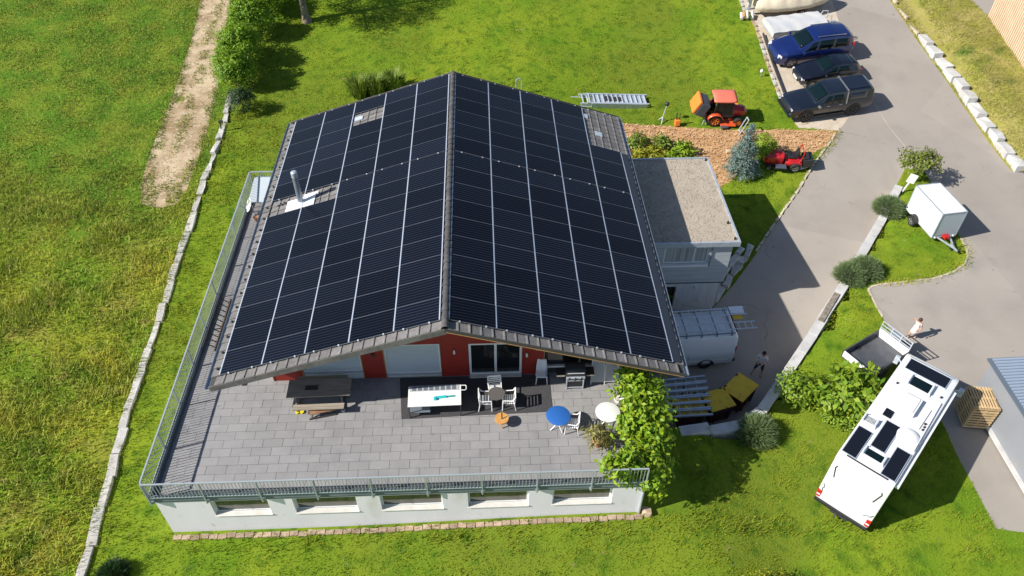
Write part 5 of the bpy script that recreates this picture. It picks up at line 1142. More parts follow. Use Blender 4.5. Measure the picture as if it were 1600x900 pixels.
def ride_on():
    x, y = 20.0, 20.35; t = thing('ride_on_mower', 'red ride on mower with black seat parked on the grass beside the blue spruce', 'lawn mower', (x, y, H(x, y)), R(173), rot=tilt(x, y, R(173), hlawn)); s = 1.1; t.scale = (s, s, s)
    sh = Shell([(1.05, .35, .62, .66, .26, .18), (.9, .30, .74, .80, .34, .26), (.3, .30, .84, .92, .38, .28), (.05, .30, .86, .95, .38, .28)]); sh.body('mower_red', t, 12, 'bonnet')
    sh = Shell([(-.1, .35, .50, .56, .44, .36), (-.4, .35, .58, .66, .48, .38), (-1.0, .35, .58, .64, .46, .36)]); sh.body('mower_red', t, 10, 'rear_fender')
    m = MB(); m.b2(-.2, .3, -.42, .42, .30, .38); m.build('footboard', 'plastic_black', t)
    m = MB(); m.b2(-.62, -.22, -.24, .24, .70, .82); m.box((-.70, 0, 1.0), (.1, .46, .42), ry=-.2); m.build('seat', 'plastic_black', t, bevel=.04)
    m = MB(); m.lathe([(.17, -.015), (.185, 0), (.17, .015), (.155, 0), (.17, -.015)], (.02, 0, 1.06), 18); m.cyl((.1, 0, .8), (.02, 0, 1.05), .025, n=8); m.bar((-.15, 0, 1.06), (.19, 0, 1.06), .02); m.build('steering_wheel', 'plastic_black', t, 50)
    m = MB(); m.tube([(-.85, -.40, .55), (-.95, -.40, 1.25), (-.95, .40, 1.25), (-.85, .40, .55)], .03, 8); m.build('roll_bar', 'mower_red', t)
    m = MB(); m.b2(-.35, .5, -.62, .62, .14, .26); m.build('cutting_deck', 'plastic_black', t, bevel=.05)
    m = MB(); m.b2(-.15, .45, .48, .80, .40, .50); m.build('side_cover', 'collector_grey', t, bevel=.03)
    m = MB(); m.box((-1.35, .05, .55), (.55, .75, .55), ry=.2); m.build('collector_frame', 'plastic_black', t, bevel=.05)
    for xx, r, w in ((-.7, .28, .24), (.75, .2, .16)):
        T, Rm = wheel_mesh(r, w)
        for sg in (-1, 1): o = link('wheel', T, t, (xx, sg*.46, r)); o.rotation_euler = (0, 0, 0 if sg > 0 else PI); link('rim', Rm, o)
    x2, y2 = 21.45, 20.35; t = thing('grass_bag', 'crumpled pale grey sheet bag lying behind the red ride on mower', 'bag', (x2, y2, H(x2, y2)), .4)
    P = [[(i*.16-.55, j*.14-.45, .30+.10*math.sin(i*2.3+j*1.7)+.05*math.cos(i*4-j*3) if 0 < i < 7 and 0 < j < 6 else .02) for j in range(7)] for i in range(8)]
    b = MB(); b.grid(P); b.build('bag_cloth', 'tarp_silver', t, 70)
ride_on()

# ---------------------------------------------------------------- containers and scaffold at the foot of the terrace
def containers():
    lab = ['maroon skip container with closed yellow lid, farthest right beside the retaining wall', 'maroon skip container with scuffed yellow lid in the middle of the row', 'maroon skip container mostly covered by grey scaffold frames']
    spots = [(13.47, 3.72, R(43), 1.36, 1.05), (12.22, 3.02, R(17), 1.20, 1.06), (10.78, 2.75, R(8), 1.34, 1.15)]
    for i, (x, y, a, w, d) in enumerate(spots):
        z = HD(x, y); t = thing('skip_container', lab[i], 'container', (x, y, z), a, 'yellow lidded containers below the terrace')
        m = MB(); h = 1.12
        m.add([(-w*.42, -d*.42, .12), (w*.42, -d*.42, .12), (w*.42, d*.42, .12), (-w*.42, d*.42, .12), (-w/2, -d/2, h), (w/2, -d/2, h), (w/2, d/2, h), (-w/2, d/2, h)], [(3, 2, 1, 0), (4, 5, 6, 7), (0, 1, 5, 4), (1, 2, 6, 5), (2, 3, 7, 6), (3, 0, 4, 7)])
        for q in (-.3, .3): m.bar((q*w, -d*.47, .15), (q*w, -d*.52, h-.05), .06)
        m.build('container_body', 'maroon', t)
        m = MB(); m.b2(-w/2-.04, w/2+.04, -d/2-.04, d/2+.04, h+.01, h+.06); l_ = m.build('lid', 'yellow_lid', t, bevel=.015)
        m = MB()
        for q in (-.36, .36): m.box((q*w, d*.5+.02, h+.05), (.12, .08, .1))
        m.build('hinge', 'steel_dark', l_)
        if i == 1: m = MB(); m.bar((w/2+.05, -d/2, h-.1), (-w/2-.05, -d/2-.06, h-.1), .06); m.build('lid_bar', 'steel_dark', t)
    for k in range(6):
        t = ladder_thing('scaffold_ladder', ('grey scaffold ladder frame lying on the container, nearest the terrace tree', 'grey scaffold frame second from the front on the covered container', 'grey scaffold frame in the middle of the stack beside the tree', 'grey scaffold frame fourth from the front of the stack', 'grey scaffold frame near the driveway side of the stack', 'rearmost grey scaffold frame lying next to the van')[k], 2.3, .30, .5, 'scaffold frames stacked beside the containers', 'metal_galv', .10, .085)
        t.location = (9.42+.03*k, 2.15+.36*k, -1.30+.02*(k % 2)); t.rotation_euler = (0, 0, R(2+.7*k))
    t = thing('scaffold_trestle', 'low grey steel trestle carrying the scaffold frames', 'trestle', (10.3, 3.2, HD(10.3, 3.2)))
    m = MB()
    for x in (-.8, .6):
        m.bar((x, -1.0, 1.13), (x, 1.1, 1.13), .08)
        for y in (-.9, 1.0): m.bar((x, y, 0), (x, y, 1.13), .06)
    m.build('frame', 'steel_dark', t)
containers()
def pallet_box():
    a = R(-8); t = thing('pallet_crate', 'tall crate made of slatted wooden pallets beside the grey shed', 'crate', (22.66, .72, -.18), a)
    W, D, Hh = .52, .58, 1.36
    sl = {}
    def slat(c, d, nm='slat'):
        k = tuple(round(q, 3) for q in d)
        if k not in sl: b = MB(); b.box((0, 0, 0), d); sl[k] = b.mesh('slat', ['pallet_wood'])
        o = link(nm, sl[k], t); o.location = c; return o
    for sy in (-1, 1):
        for i in range(8): slat((0, sy*D, .06+.172*i), (2*W+.03, .022, .105))
        for x in (-.9, 0, .9): slat((x*W, sy*(D-.05), Hh/2), (.10, .07, Hh), 'batten')
    for sx in (-1, 1):
        for i in range(8): slat((sx*W, 0, .06+.172*i), (.022, 2*D-.03, .105))
        for y in (-.85, 0, .85): slat((sx*(W-.05), y*D, Hh/2), (.07, .10, Hh), 'batten')
    for i in range(8): slat((-W+.06+.122*i, 0, Hh+.012), (.074, 2*D+.03, .022), 'top_slat')
    for y in (-.85, 0, .85): slat((0, y*D, Hh-.03), (2*W-.2, .10, .055), 'top_batten')
    b = MB(); b.b2(-W+.1, W-.1, -D+.1, D-.1, .02, Hh-.12); b.build('dark_core', 'dark_wall', t)  # near-black box added inside so the gaps between slats look shaded
pallet_box()

# ---------------------------------------------------------------- terrace furniture
def furniture():
    z = 2.505
    t = thing('rug', 'large dark grey outdoor rug under the round table and chairs', 'rug', (0, 0, z)); m = MB(); m.prism([(-2.20, 1.60), (-2.0, -.48), (4.0, -.33), (4.0, 1.60)], 0, .012); m.build('rug_cloth', 'rug', t)
    # picnic table with benches
    t = thing('picnic_table', 'weathered wooden picnic table with attached bench at the left of the terrace', 'table', (-5.25, .62, z), R(1))
    for i in range(6): m = MB(); m.b2(-1.24, 1.24, -.44+.15*i, -.44+.15*i+.143, .72, .76); m.build('table_board', 'old_wood', t)
    m = MB(); m.b2(-.55, -.05, -.12, .10, .765, .785); m.build('table_mat', 'steel_dark', t)
    for sg in (-1, 1):
        for k in range(2): m = MB(); m.b2(-1.0, 1.0, sg*.72+(-.13+.14*k), sg*.72+(-.13+.14*k)+.13, .42, .46); m.build('bench_board', 'old_wood', t)
    for x in (-.9, .9):
        m = MB()
        for sg in (-1, 1): m.bar((x, sg*.30, .72), (x, sg*.62, .04), .05, .08)
        m.bar((x, -.75, .40), (x, .75, .40), .05, .06); m.bar((x, -.62, .05), (x, .62, .05), .05); m.build('leg_frame', 'steel_dark' if x > 0 else 'bark', t)
    for x, y, mm in ((-.9, -.62, 'yellow_foot'), (.9, -.62, 'pot_white'), (-.72, -.62, 'yellow_foot')): m = MB(); m.cyl((x, y, 0), (x, y, .07), .08, n=10); m.build('foot', mm, t)
    t = thing('folding_bench', 'dark folded bench lying half under the picnic table', 'bench', (-5.1, -.15, z), R(12)); m = MB(); m.box((0, 0, .30), (1.0, .22, .05), rx=.3); m.build('seat', 'bench_wood', t); [MB().bar(*q, .05).build('leg', 'steel_dark', t) for q in (((-.5, -.1, 0), (-.3, .1, .3)), ((.5, -.1, 0), (.3, .1, .3)), ((-.55, -.12, .03), (.5, -.12, .03)))]
    # white work table
    t = thing('work_table', 'long white table on thin black legs holding a solar sample and a cyan tool', 'table', (-.66, .05, z), R(1))
    m = MB(); m.b2(-1.04, 1.04, -.50, .50, .73, .76); m.build('table_top', 'white_paint', t, bevel=.006)
    for x in (-1.0, 1.0):
        for y in (-.47, .47): m = MB(); m.b2(x-.02, x+.02, y-.02, y+.02, 0, .729); m.build('leg', 'steel_dark', t)
    m = MB(); m.b2(-1.0, -.2, -.46, .0, .30, .32); m.build('shelf', 'metal_grey', t)
    t2 = thing('solar_strip', 'row of grey photovoltaic sample cells lying on the white table', 'solar sample', (-.66, .42, z+.762), R(1))
    m = MB(); m.b2(-1.0, .95, -.14, .14, 0, .012); m.build('backing_sheet', 'mesh_fabric', t2)
    for i in range(8): m = MB(); m.b2(-.90+.225*i, -.74+.225*i, -.11, .11, .013, .018); m.build('cell', 'metal_grey', t2)
    t3 = thing('wire_basket', 'white wire loop sticking out from the right end of the white table', 'handle', (.42, .42, z+.745)); m = MB(); m.tube([(-.08, -.12, 0), (.12, -.12, 0), (.16, -.08, 0), (.16, .08, 0), (.12, .12, 0), (-.08, .12, 0)], .018, 8); m.build('loop', 'white_paint', t3)
    t4 = thing('cyan_tool', 'cyan cordless tool lying on the white table', 'tool', (-.30, -.05, z+.763), R(6)); m = MB(); m.b2(-.35, .12, -.05, .05, 0, .07); m.b2(-.40, -.28, -.12, .02, 0, .09); m.build('tool_body', 'cyan', t4, bevel=.02); m = MB(); m.b2(.12, .42, -.035, .035, 0, .035); m.build('tool_blade', 'teal', t4)
    # armchairs round the small dark table
    def chair(x, y, rz, label):
        t = thing('armchair', label, 'chair', (x, y, z), rz, 'white metal armchairs on the terrace')
        for i in range(6): m = MB(); m.b2(-.235, .235, -.225+.078*i, -.225+.078*i+.055, .42, .44); m.build('seat_slat', 'white_paint', t)
        m = MB(); m.tube([(-.26, -.24, 0), (-.25, -.22, .64), (-.27, .18, .66), (-.25, .28, .86), (.25, .28, .86), (.27, .18, .66), (.25, -.22, .64), (.26, -.24, 0)], .022, 8); m.tube([(-.25, .30, 0), (-.25, .24, .42), (-.25, .28, .86)], .02, 8); m.tube([(.25, .30, 0), (.25, .24, .42), (.25, .28, .86)], .02, 8); m.build('frame', 'white_paint', t, 60)
        for i in range(4): m = MB(); m.bar((-.25, .245+.012*i, .50+.10*i), (.25, .245+.012*i, .50+.10*i), .015, .06); m.build('back_slat', 'white_paint', t)
        return t
    chair(1.35, .02, R(90), 'white armchair left of the small dark round table'); chair(2.25, .02, R(-92), 'white armchair right of the small dark round table'); chair(1.72, .62, R(4), 'white armchair behind the small dark round table')
    t = thing('bistro_table', 'small dark round table between the three white armchairs', 'table', (1.78, .08, z)); m = MB(); m.cyl((0, 0, .72), (0, 0, .75), .33, n=28); m.build('table_top', 'table_dark', t, 40); m = MB(); m.cyl((0, 0, 0), (0, 0, .72), .035, n=10); m.build('column', 'steel_dark', t, 40); m = MB(); m.cyl((0, 0, .013), (0, 0, .04), .24, n=20); m.build('base', 'steel_dark', t, 40)
    t = thing('stool', 'round orange wooden stool with a dark strap in front of the rug', 'stool', (1.95, -.88, z))
    m = MB(); m.cyl((0, 0, .36), (0, 0, .42), .27, n=28); m.build('seat', 'stool_wood', t, 40)
    for a in (.6, 2.7, 4.8): m = MB(); m.bar((.12*math.cos(a), .12*math.sin(a), .36), (.18*math.cos(a), .18*math.sin(a), 0), .04); m.build('leg', 'stool_wood', t)
    m = MB(); m.b2(-.012, .012, -.05, .24, .421, .44); m.bar((0, -.05, .43), (.2, .06, .43), .02); m.build('strap', 'steel_dark', t)
    def round_table(x, y, r, top, label, foot):
        t = thing('round_table', label, 'table', (x, y, z)); m = MB(); m.lathe([(0, .725), (r-.02, .725), (r, .735), (r, .745), (r-.02, .755), (0, .757)], n=40); m.build('table_top', top, t, 30)
        m = MB(); m.cyl((0, 0, .25), (0, 0, .724), .03, n=10); m.build('column', foot, t, 40)
        for a in (.5, .5+PI/2, .5+PI, .5+1.5*PI): m = MB(); m.bar((0, 0, .28), (.33*math.cos(a), .33*math.sin(a), .015), .03); m.build('leg', foot, t)
    round_table(4.13, -1.08, .47, 'table_blue', 'blue round bistro table at the right of the terrace', 'white_paint'); round_table(6.06, -.98, .48, 'white_paint', 'white round bistro table beside the leafy terrace tree', 'white_paint')
    chair(4.66, -1.22, R(-100), 'white armchair tucked against the blue round table')
    # moulded plastic chair by the wall
    t = thing('garden_chair', 'white moulded garden chair standing against the red wall panel', 'chair', (3.66, 1.30, z), R(-3))
    P = []
    for i in range(10):
        s_ = i/9; zz = .44+max(0, s_-.45)*.9; yy = -.24+min(s_, .5)*.88+max(0, s_-.5)*.28; w = .23-.05*max(0, s_-.6)*2.2
        P.append([(q*w, yy-.04*(1-q*q)*(0 if s_ < .5 else -1), zz-.02*(1-q*q)) for q in (-1, -.5, 0, .5, 1)])
    b = MB(); b.grid(P); o = b.build('shell', 'white_paint', t, 60); sd = o.modifiers.new('thickness', 'SOLIDIFY'); sd.thickness = .02
    for x in (-.2, .2):
        for y in (-.2, .2): m = MB(); m.bar((x, y, .43), (x*1.15, y*1.25, 0), .035); m.build('leg', 'white_paint', t)
    # gas grill
    t = thing('gas_grill', 'black gas barbecue with side shelves in front of the dark window bay', 'grill', (4.98, 1.05, z))
    m = MB(); m.b2(-.36, .36, -.25, .25, .08, .60); m.build('cabinet', 'plastic_black', t, bevel=.01)
    m = MB(); m.b2(-.40, .40, -.28, .28, .78, .92); m.build('fire_box', 'steel_dark', t, bevel=.02)
    m = MB(); P = [[(x, .02-.27*math.cos(a), .92+.25*math.sin(a)) for a in np.linspace(0, PI, 10)] for x in (-.40, -.38, .38, .40)]; m.grid(P); m.add(P[0], [tuple(range(10))]); m.add(P[-1], [tuple(range(10))]); m.build('hood', 'plastic_black', t, 50)
    m = MB(); m.b2(-.38, .38, -.31, -.282, .68, .80); c = m.build('control_panel', 'alu', t)
    for x in (-.25, 0, .25): m = MB(); m.cyl((x, -.312, .74), (x, -.345, .74), .03, n=10); m.build('knob', 'plastic_black', c, 40)
    for sg in (-1, 1): m = MB(); m.b2(sg*.60-.17, sg*.60+.17, -.22, .20, .80, .83); m.build('side_shelf', 'plastic_black', t); m = MB(); m.bar((sg*.43, -.24, .81), (sg*.76, -.24, .81), .035); m.build('shelf_handle', 'old_wood', t)
    m = MB(); m.bar((-.34, -.30, 1.02), (.34, -.30, 1.02), .03); m.build('hood_handle', 'alu', t)
    m = MB()
    for x in (-.34, .34): m.bar((x, -.26, 0), (x, -.26, .66), .04)
    m.bar((-.34, -.26, .52), (.34, -.26, .52), .03); m.bar((-.34, -.26, .10), (.34, -.26, .10), .03); m.build('frame', 'alu', t)
    # folded loungers leaning by the wall
    for k, x in enumerate((5.95, 6.52)):
        t = thing('folding_lounger', ('folded grey mesh lounger leaning beside the barbecue', 'folded grey mesh lounger leaning next to the corner post')[k], 'lounger', (x, 1.12, z), 0, 'folded loungers by the wall')
        m = MB(); m.add([(-.26, -.12, .12), (.26, -.12, .12), (.22, .30, 1.30), (-.22, .30, 1.30)], [(0, 1, 2, 3)]); o = m.build('fabric', 'mesh_fabric', t); sd = o.modifiers.new('thickness', 'SOLIDIFY'); sd.thickness = .015
        m = MB(); m.tube([(-.28, -.14, 0), (-.27, -.02, .35), (-.23, .31, 1.32), (.23, .31, 1.32), (.27, -.02, .35), (.28, -.14, 0)], .02, 8); m.build('frame', 'white_paint', t, 60)
    # gas bottle, pots and bits by the terrace corner
    t = thing('gas_bottle', 'white gas bottle with teal shoulder beside the corner post', 'gas bottle', (7.02, .85, z)); m = MB(); m.lathe([(0, 0), (.17, .0), (.19, .04), (.19, .42), (.18, .46)], n=20); m.build('cylinder', 'pot_white', t, 40); m = MB(); m.lathe([(.19, .43), (.185, .62), (.12, .78), (.05, .82), (0, .83)], n=20); m.build('shoulder', 'teal', t, 40)
    t = thing('clay_jar', 'pale round jar beside the gas bottle under the tree', 'jar', (7.08, .28, z)); m = MB(); m.lathe([(0, 0), (.12, .0), (.19, .12), (.17, .26), (.10, .32), (.12, .36)], n=18); m.build('jar_body', 'pot_white', t, 50)
    t = thing('basket', 'low round pale pot near the terrace corner', 'pot', (6.72, .12, z)); m = MB(); m.lathe([(0, 0), (.18, .0), (.21, .10), (.19, .12), (0, .08)], n=18); m.build('pot_body', 'pot_white', t, 50)
    t = thing('striped_cushion', 'striped brown cushion leaning on a dark folded frame at the terrace edge', 'cushion', (6.78, -.28, z)); m = MB(); m.box((.10, 0, .16), (.36, .30, .09), ry=-.5, rz=.5); m.build('cushion', 'stool_wood', t, bevel=.03); m = MB(); m.bar((-.2, .15, 0), (-.05, -.05, .3), .05); m.bar((-.22, -.1, 0), (-.05, .1, .3), .05); m.build('frame', 'plastic_black', t)
    # potted plant
    t = thing('potted_plant', 'yellowish spiky plant in a terracotta pot beside the white round table', 'plant', (5.58, -1.95, z)); m = MB(); m.lathe([(0, 0), (.15, 0), (.21, .30), (.23, .31), (.23, .36), (.19, .36), (.17, .30), (0, .29)], n=20); m.build('pot', 'terracotta', t, 40)
    foliage_part('foliage', t, [((0, 0, .55), (.42, .42, .35), 420)], .30, .05, 'leaf_pot', droop=.6)
    # things on the left terrace walk
    t = thing('white_board', 'pale flat board leaning inside the left railing beside the dish', 'board', (-10.25, 14.2, z), R(90)); m = MB(); m.T = Matrix.Rotation(R(-6), 4, 'Y'); m.b2(-1.1, .9, -.42, .42, .62, .66); m.build('board', 'blind', t); 
    for x in (-.9, .8):
        for y in (-.38, .38): m = MB(); m.bar((x, y, 0), (x, y, .60), .04); m.build('leg', 'steel_dark', t)
    t = thing('satellite_dish', 'white satellite dish on a post at the left railing', 'satellite dish', (-10.38, 12.72, z), R(200)); m = MB(); m.cyl((0, 0, 0), (0, 0, .6), .03, n=8); m.build('mast', 'metal_galv', t)
    m = MB(); m.T = Matrix.Translation((.05, 0, .62)) @ Matrix.Rotation(R(62), 4, 'Y'); m.lathe([(0, 0), (.15, .02), (.28, .07), (.36, .12), (.35, .125), (.27, .085), (0, .02)], n=24); m.build('reflector', 'white_paint', t, 50); m = MB(); m.bar((.25, 0, .35), (.55, 0, .75), .03); m.box((.55, 0, .78), (.08, .08, .1)); m.build('feed_arm', 'metal_grey', t)
    t = thing('plant_pot', 'small brown pot below the satellite dish', 'pot', (-10.15, 12.2, z)); m = MB(); m.lathe([(0, 0), (.10, 0), (.14, .26), (.15, .27), (.12, .24), (0, .22)], n=14); m.build('pot_body', 'bench_wood', t, 40)
    t = ladder_thing('roof_ladder', 'dark ladder with an orange rail leaning along the left railing', 3.1, .52, .30, None, 'steel_dark', .08, .05); t.location = (-10.38, 3.35, 2.72); t.rotation_euler = (R(40), 0, R(90))
    m = MB(); m.bar((0, -.22, .05), (3.1, -.22, .05), .03); m.build('orange_rail', 'wood_edge', t)
# ---------------------------------------------------------------- plants
def leaf_cloud(blobs, ll, lw, droop=.2, clump=.22, up=.35, fill=.25):
    """many small bent leaves gathered in clumps over ellipsoids: vertices, quads, tint"""
    C_, N_ = [], []
    for c, r, n in blobs:
        c = np.array(c, float); r = np.array(r, float); k = max(4, int(n/14))
        d = rng.normal(size=(k, 3)); d /= np.linalg.norm(d, axis=1)[:, None]; d[:, 2] = np.where(d[:, 2] < -.35, -d[:, 2], d[:, 2])
        rad = np.where(rng.random(k) < fill, rng.uniform(.3, .85, k), rng.uniform(.82, 1.08, k))
        cc = c+d*r*rad[:, None]; i = rng.integers(0, k, n)
        p = cc[i]+rng.normal(size=(n, 3))*clump*r.mean(); nn = d[i]+rng.normal(size=(n, 3))*.45; nn[:, 2] += up
        C_.append(p); N_.append(nn/np.linalg.norm(nn, axis=1)[:, None])
    p = np.concatenate(C_); nrm = np.concatenate(N_); n = len(p)
    t = rng.normal(size=(n, 3)); t -= (t*nrm).sum(1)[:, None]*nrm; t /= np.linalg.norm(t, axis=1)[:, None]
    t = t*.8+nrm*.35; t[:, 2] -= droop; t /= np.linalg.norm(t, axis=1)[:, None]
    b = np.cross(nrm, t); b /= np.linalg.norm(b, axis=1)[:, None]
    L = ll*rng.uniform(.6, 1.25, n)[:, None]; W = lw*rng.uniform(.7, 1.2, n)[:, None]
    v0 = p; v1 = p+t*L*.5+b*W*.5+nrm*W*.15; v3 = p+t*L*.5-b*W*.5+nrm*W*.15; v2 = p+t*L-nrm*L*.12
    V = np.stack([v0, v1, v2, v3], 1).reshape(-1, 3); return V, np.arange(4*n).reshape(-1, 4), rng.random(n)
def foliage_part(name, parent, blobs, ll, lw, m, **kw):
    V, F, t = leaf_cloud(blobs, ll, lw, **kw); return link(name, npmesh(name, V, F, [m], t), parent)
def limbs(parent, segs, m='bark', name='trunk'):
    b = MB()
    for p0, p1, r0, r1 in segs: b.cyl(p0, p1, r0, r1, 9)
    return b.build(name, m, parent, 60)
def bush(name, label, cat, x, y, hf, blobs, ll, lw, m, trunk=None, group=None, **kw):
    t = thing(name, label, cat, (x, y, hf(x, y)), 0, group)
    foliage_part('crown', t, blobs, ll, lw, m, **kw)
    if trunk is None: trunk = [((0, 0, -.1), (0, 0, blobs[0][0][2]), .05, .03)]
    limbs(t, trunk, 'twig' if len(trunk) == 1 else 'bark'); return t
furniture()
def plants():
    hl = ['rounded green hedge bush at the near end of the row beside the gravel path', 'second hedge bush from the near end beside the gravel path', 'middle hedge bush beside the gravel path', 'fourth hedge bush along the gravel path at the top', 'farthest hedge bush at the top edge by the gravel path']
    for i, (x, y, s) in enumerate(((-14.75, 28.0, 1.3), (-14.9, 30.7, 1.4), (-14.6, 33.6, 1.4), (-14.2, 36.5, 1.4), (-13.7, 39.4, 1.4))):
        bl = [((0, 0, 1.2), (s, s, 1.35), 5200)]+[((random.uniform(-.7, .7)*s, random.uniform(-.7, .7)*s, random.uniform(1.0, 2.4)), (.55, .55, .55), 650) for _ in range(6)]
        bush('hedge_bush', hl[i], 'hedge', x, y, H, bl, .16, .085, 'leaf_hedge', group='hedge bushes along the gravel path', clump=.10)
    bush('dark_shrub', 'small dark conifer shrub at the end of the hedge beside the stone wall', 'shrub', -13.85, 25.2, H, [((0, 0, .7), (.85, .85, .9), 2400), ((.2, -.2, 1.2), (.4, .4, .5), 500)], .18, .04, 'leaf_dark', clump=.12)
    # old conifer at the top edge, only its lower trunk and drooping branches in view
    x, y = -11.15, 35.44; t = thing('conifer_tree', 'big conifer at the top edge with pale trunk, casting a broad shadow on the lawn', 'tree', (x, y, H(x, y)))
    limbs(t, [((0, 0, -.2), (-.05, 0, .5), .42, .26), ((-.05, 0, .5), (-.15, .1, 2.4), .26, .20), ((-.15, .1, 2.4), (-.2, .1, 9), .20, .05)]+[((-.15, .1, 2.6+.45*i), (2.6*math.cos(i*2.4), 2.6*math.sin(i*2.4), 2.6+.45*i-.2), .07, .02) for i in range(9)])
    foliage_part('crown', t, [((2.0*math.cos(i*2.4), 2.0*math.sin(i*2.4), 2.9+.42*i), (1.35, 1.35, .62), 1300) for i in range(9)]+[((-.1, .1, 6.2), (1.9, 1.9, 2.3), 2600), ((-2.3, -.9, 2.9), (1.0, .8, .5), 900)], .24, .05, 'leaf_dark', droop=.5, clump=.15)
    for i, (x, y) in enumerate(((-6.6, 26.75), (-5.5, 26.9), (-4.35, 27.3))):
        t = thing('ornamental_grass', ('clump of tall dark green grass behind the roof, leftmost of three', 'clump of tall dark green grass behind the roof, middle of three', 'clump of tall dark green grass behind the roof, rightmost of three')[i], 'plant', (x, y, H(x, y)), 0, 'tall grass clumps behind the house')
        n = 620; a = rng.uniform(0, 2*PI, n); r = rng.uniform(0, .55, n); b = np.column_stack([r*np.cos(a), r*np.sin(a), np.zeros(n)]); d = np.column_stack([np.cos(a), np.sin(a), np.zeros(n)])*rng.uniform(.1, .75, n)[:, None]
        h = rng.uniform(.6, 1.35, n); tip = b+d; tip[:, 2] = h; mid = b+d*.35; mid[:, 2] = h*.7; w = np.column_stack([-np.sin(a), np.cos(a), np.zeros(n)])*.03
        V = np.stack([b-w, b+w, mid+w, mid-w, tip, tip], 1).reshape(-1, 3); k = 6*np.arange(n)[:, None]
        F = np.concatenate([k+np.array([0, 1, 2, 3]), k+np.array([3, 2, 4, 5])]); link('blades', npmesh('blades', V, F, ['leaf_tall'], rng.random(2*n)), t)
    # blue spruce: drooping boughs in whorls
    x, y = 17.35, 19.7; t = thing('blue_spruce', 'small blue grey spruce tree at the corner of the bark path', 'tree', (x, y, H(x, y)))
    limbs(t, [((0, 0, -.1), (0, 0, 3.3), .08, .015)]); bl = []
    for k in range(11):
        f = k/10; zz = .35+3.0*f; rr = 1.05*(1-f)**.85+.06; m_ = max(3, int(9*(1-f))+3)
        for j in range(m_):
            a = 2*PI*j/m_+k*1.3+random.uniform(-.2, .2); q = rr*random.uniform(.8, 1.1)
            bl.append(((q*.62*math.cos(a), q*.62*math.sin(a), zz-.10*q), (q*.40+.04, q*.40+.04, .13), int(70+60*(1-f))))
    foliage_part('crown', t, bl, .16, .045, 'leaf_spruce', droop=.35, clump=.2, up=.2)
    bush('yellow_green_shrub', 'bright yellow green shrub between the blue spruce and the red mower', 'shrub', 18.95, 20.95, H, [((0, 0, .75), (.72, .72, .85), 1900)], .15, .08, 'leaf_bright', clump=.13)
    for i, (x, y, mm, r) in enumerate(((11.2, 22.0, 'leaf_tall', .55), (12.75, 21.9, 'leaf_tall', .5), (12.3, 20.9, 'leaf_yellow', .75), (14.0, 21.2, 'leaf_bright', .6), (11.2, 20.6, 'leaf_yellow', .5), (13.2, 20.4, 'leaf_bright', .55))):
        bush('bed_plant', ('small spiky palm like plant in the flower bed nearest the roof corner', 'small spiky plant in the flower bed near the path', 'large yellow leaved plant in the middle of the flower bed', 'green leafy plant at the right end of the flower bed', 'low yellow plant beside the annex roof corner', 'low green plant behind the annex roof edge')[i], 'plant', x, y, H, [((0, 0, .4), (r, r, .42), 330)], .38, .11, mm, group='plants in the flower bed behind the annex')
    # lavender like shrubs on the driveway edge
    def spiky(name, label, x, y, hf, r, h, n, m):
        t = thing(name, label, 'shrub', (x, y, hf(x, y)), 0, 'grey green shrubs along the retaining wall')
        a = rng.uniform(0, 2*PI, n); e = np.arccos(rng.uniform(.12, 1, n)); d = np.column_stack([np.sin(e)*np.cos(a)*r, np.sin(e)*np.sin(a)*r, np.cos(e)*h])
        p = d*rng.uniform(.55, .88, n)[:, None]; L = rng.uniform(.12, .26, n)[:, None]; u = d/np.linalg.norm(d, axis=1)[:, None]; u = u+rng.normal(size=(n, 3))*.30; w = np.cross(u, rng.normal(size=(n, 3))); w /= np.linalg.norm(w, axis=1)[:, None]; w *= .011
        V = np.stack([p-w, p+w, p+u*L+w*.4, p+u*L-w*.4], 1).reshape(-1, 3); link('crown', npmesh('crown', V, np.arange(4*n).reshape(-1, 4), [m], rng.random(n)), t); limbs(t, [((0, 0, -.1), (0, 0, h*.5), .05, .03)], 'twig'); return t
    spiky('lavender_shrub', 'round grey green shrub on the wall beside the white box trailer', 24.95, 15.55, HB, .95, .95, 7000, 'leaf_sage')
    spiky('lavender_shrub', 'left half of the double grey green shrub halfway along the retaining wall', 20.45, 9.70, HB, .85, .85, 6200, 'leaf_sage'); spiky('lavender_shrub', 'right half of the double grey green shrub halfway along the retaining wall', 21.45, 10.15, HB, .85, .9, 6200, 'leaf_sage')
    spiky('lavender_shrub', 'upright grey green shrub on the wall end in front of the yellow containers', 12.95, .15, HB, .85, 1.05, 7000, 'leaf_sage')
    # big leaved shrubs by the motorhome
    x, y = 17.15, 1.55; t = thing('magnolia_tree', 'big leaved bright green small tree between motorhome and driveway wall', 'tree', (x, y, HB(x, y)))
    tr = [((-.1, -.3, -.1), (0, 0, .5), .10, .07)]+[((0, 0, .45), (.9*math.cos(q), .8*math.sin(q), 1.3), .05, .02) for q in (0.2, 1.4, 2.6, 3.9, 5.2)]; limbs(t, tr)
    foliage_part('crown', t, [((.85*math.cos(q), .75*math.sin(q), random.uniform(.9, 1.5)), (.40, .40, .34), 62) for q in np.linspace(0, 5.6, 9)]+[((.1, .1, 1.6), (.55, .55, .4), 110), ((.8, .55, 1.5), (.4, .4, .35), 60), ((-1.2, -.2, 1.0), (.45, .45, .35), 70)], .42, .19, 'leaf_shrub', clump=.30)
    bush('leafy_shrub', 'dark green leafy shrub at the wall left of the big leaved tree', 'shrub', 15.35, 2.15, HB, [((0, 0, .6), (.9, .7, .7), 900), ((.7, -.5, .5), (.6, .5, .5), 500)], .2, .10, 'leaf_shrub', clump=.2)
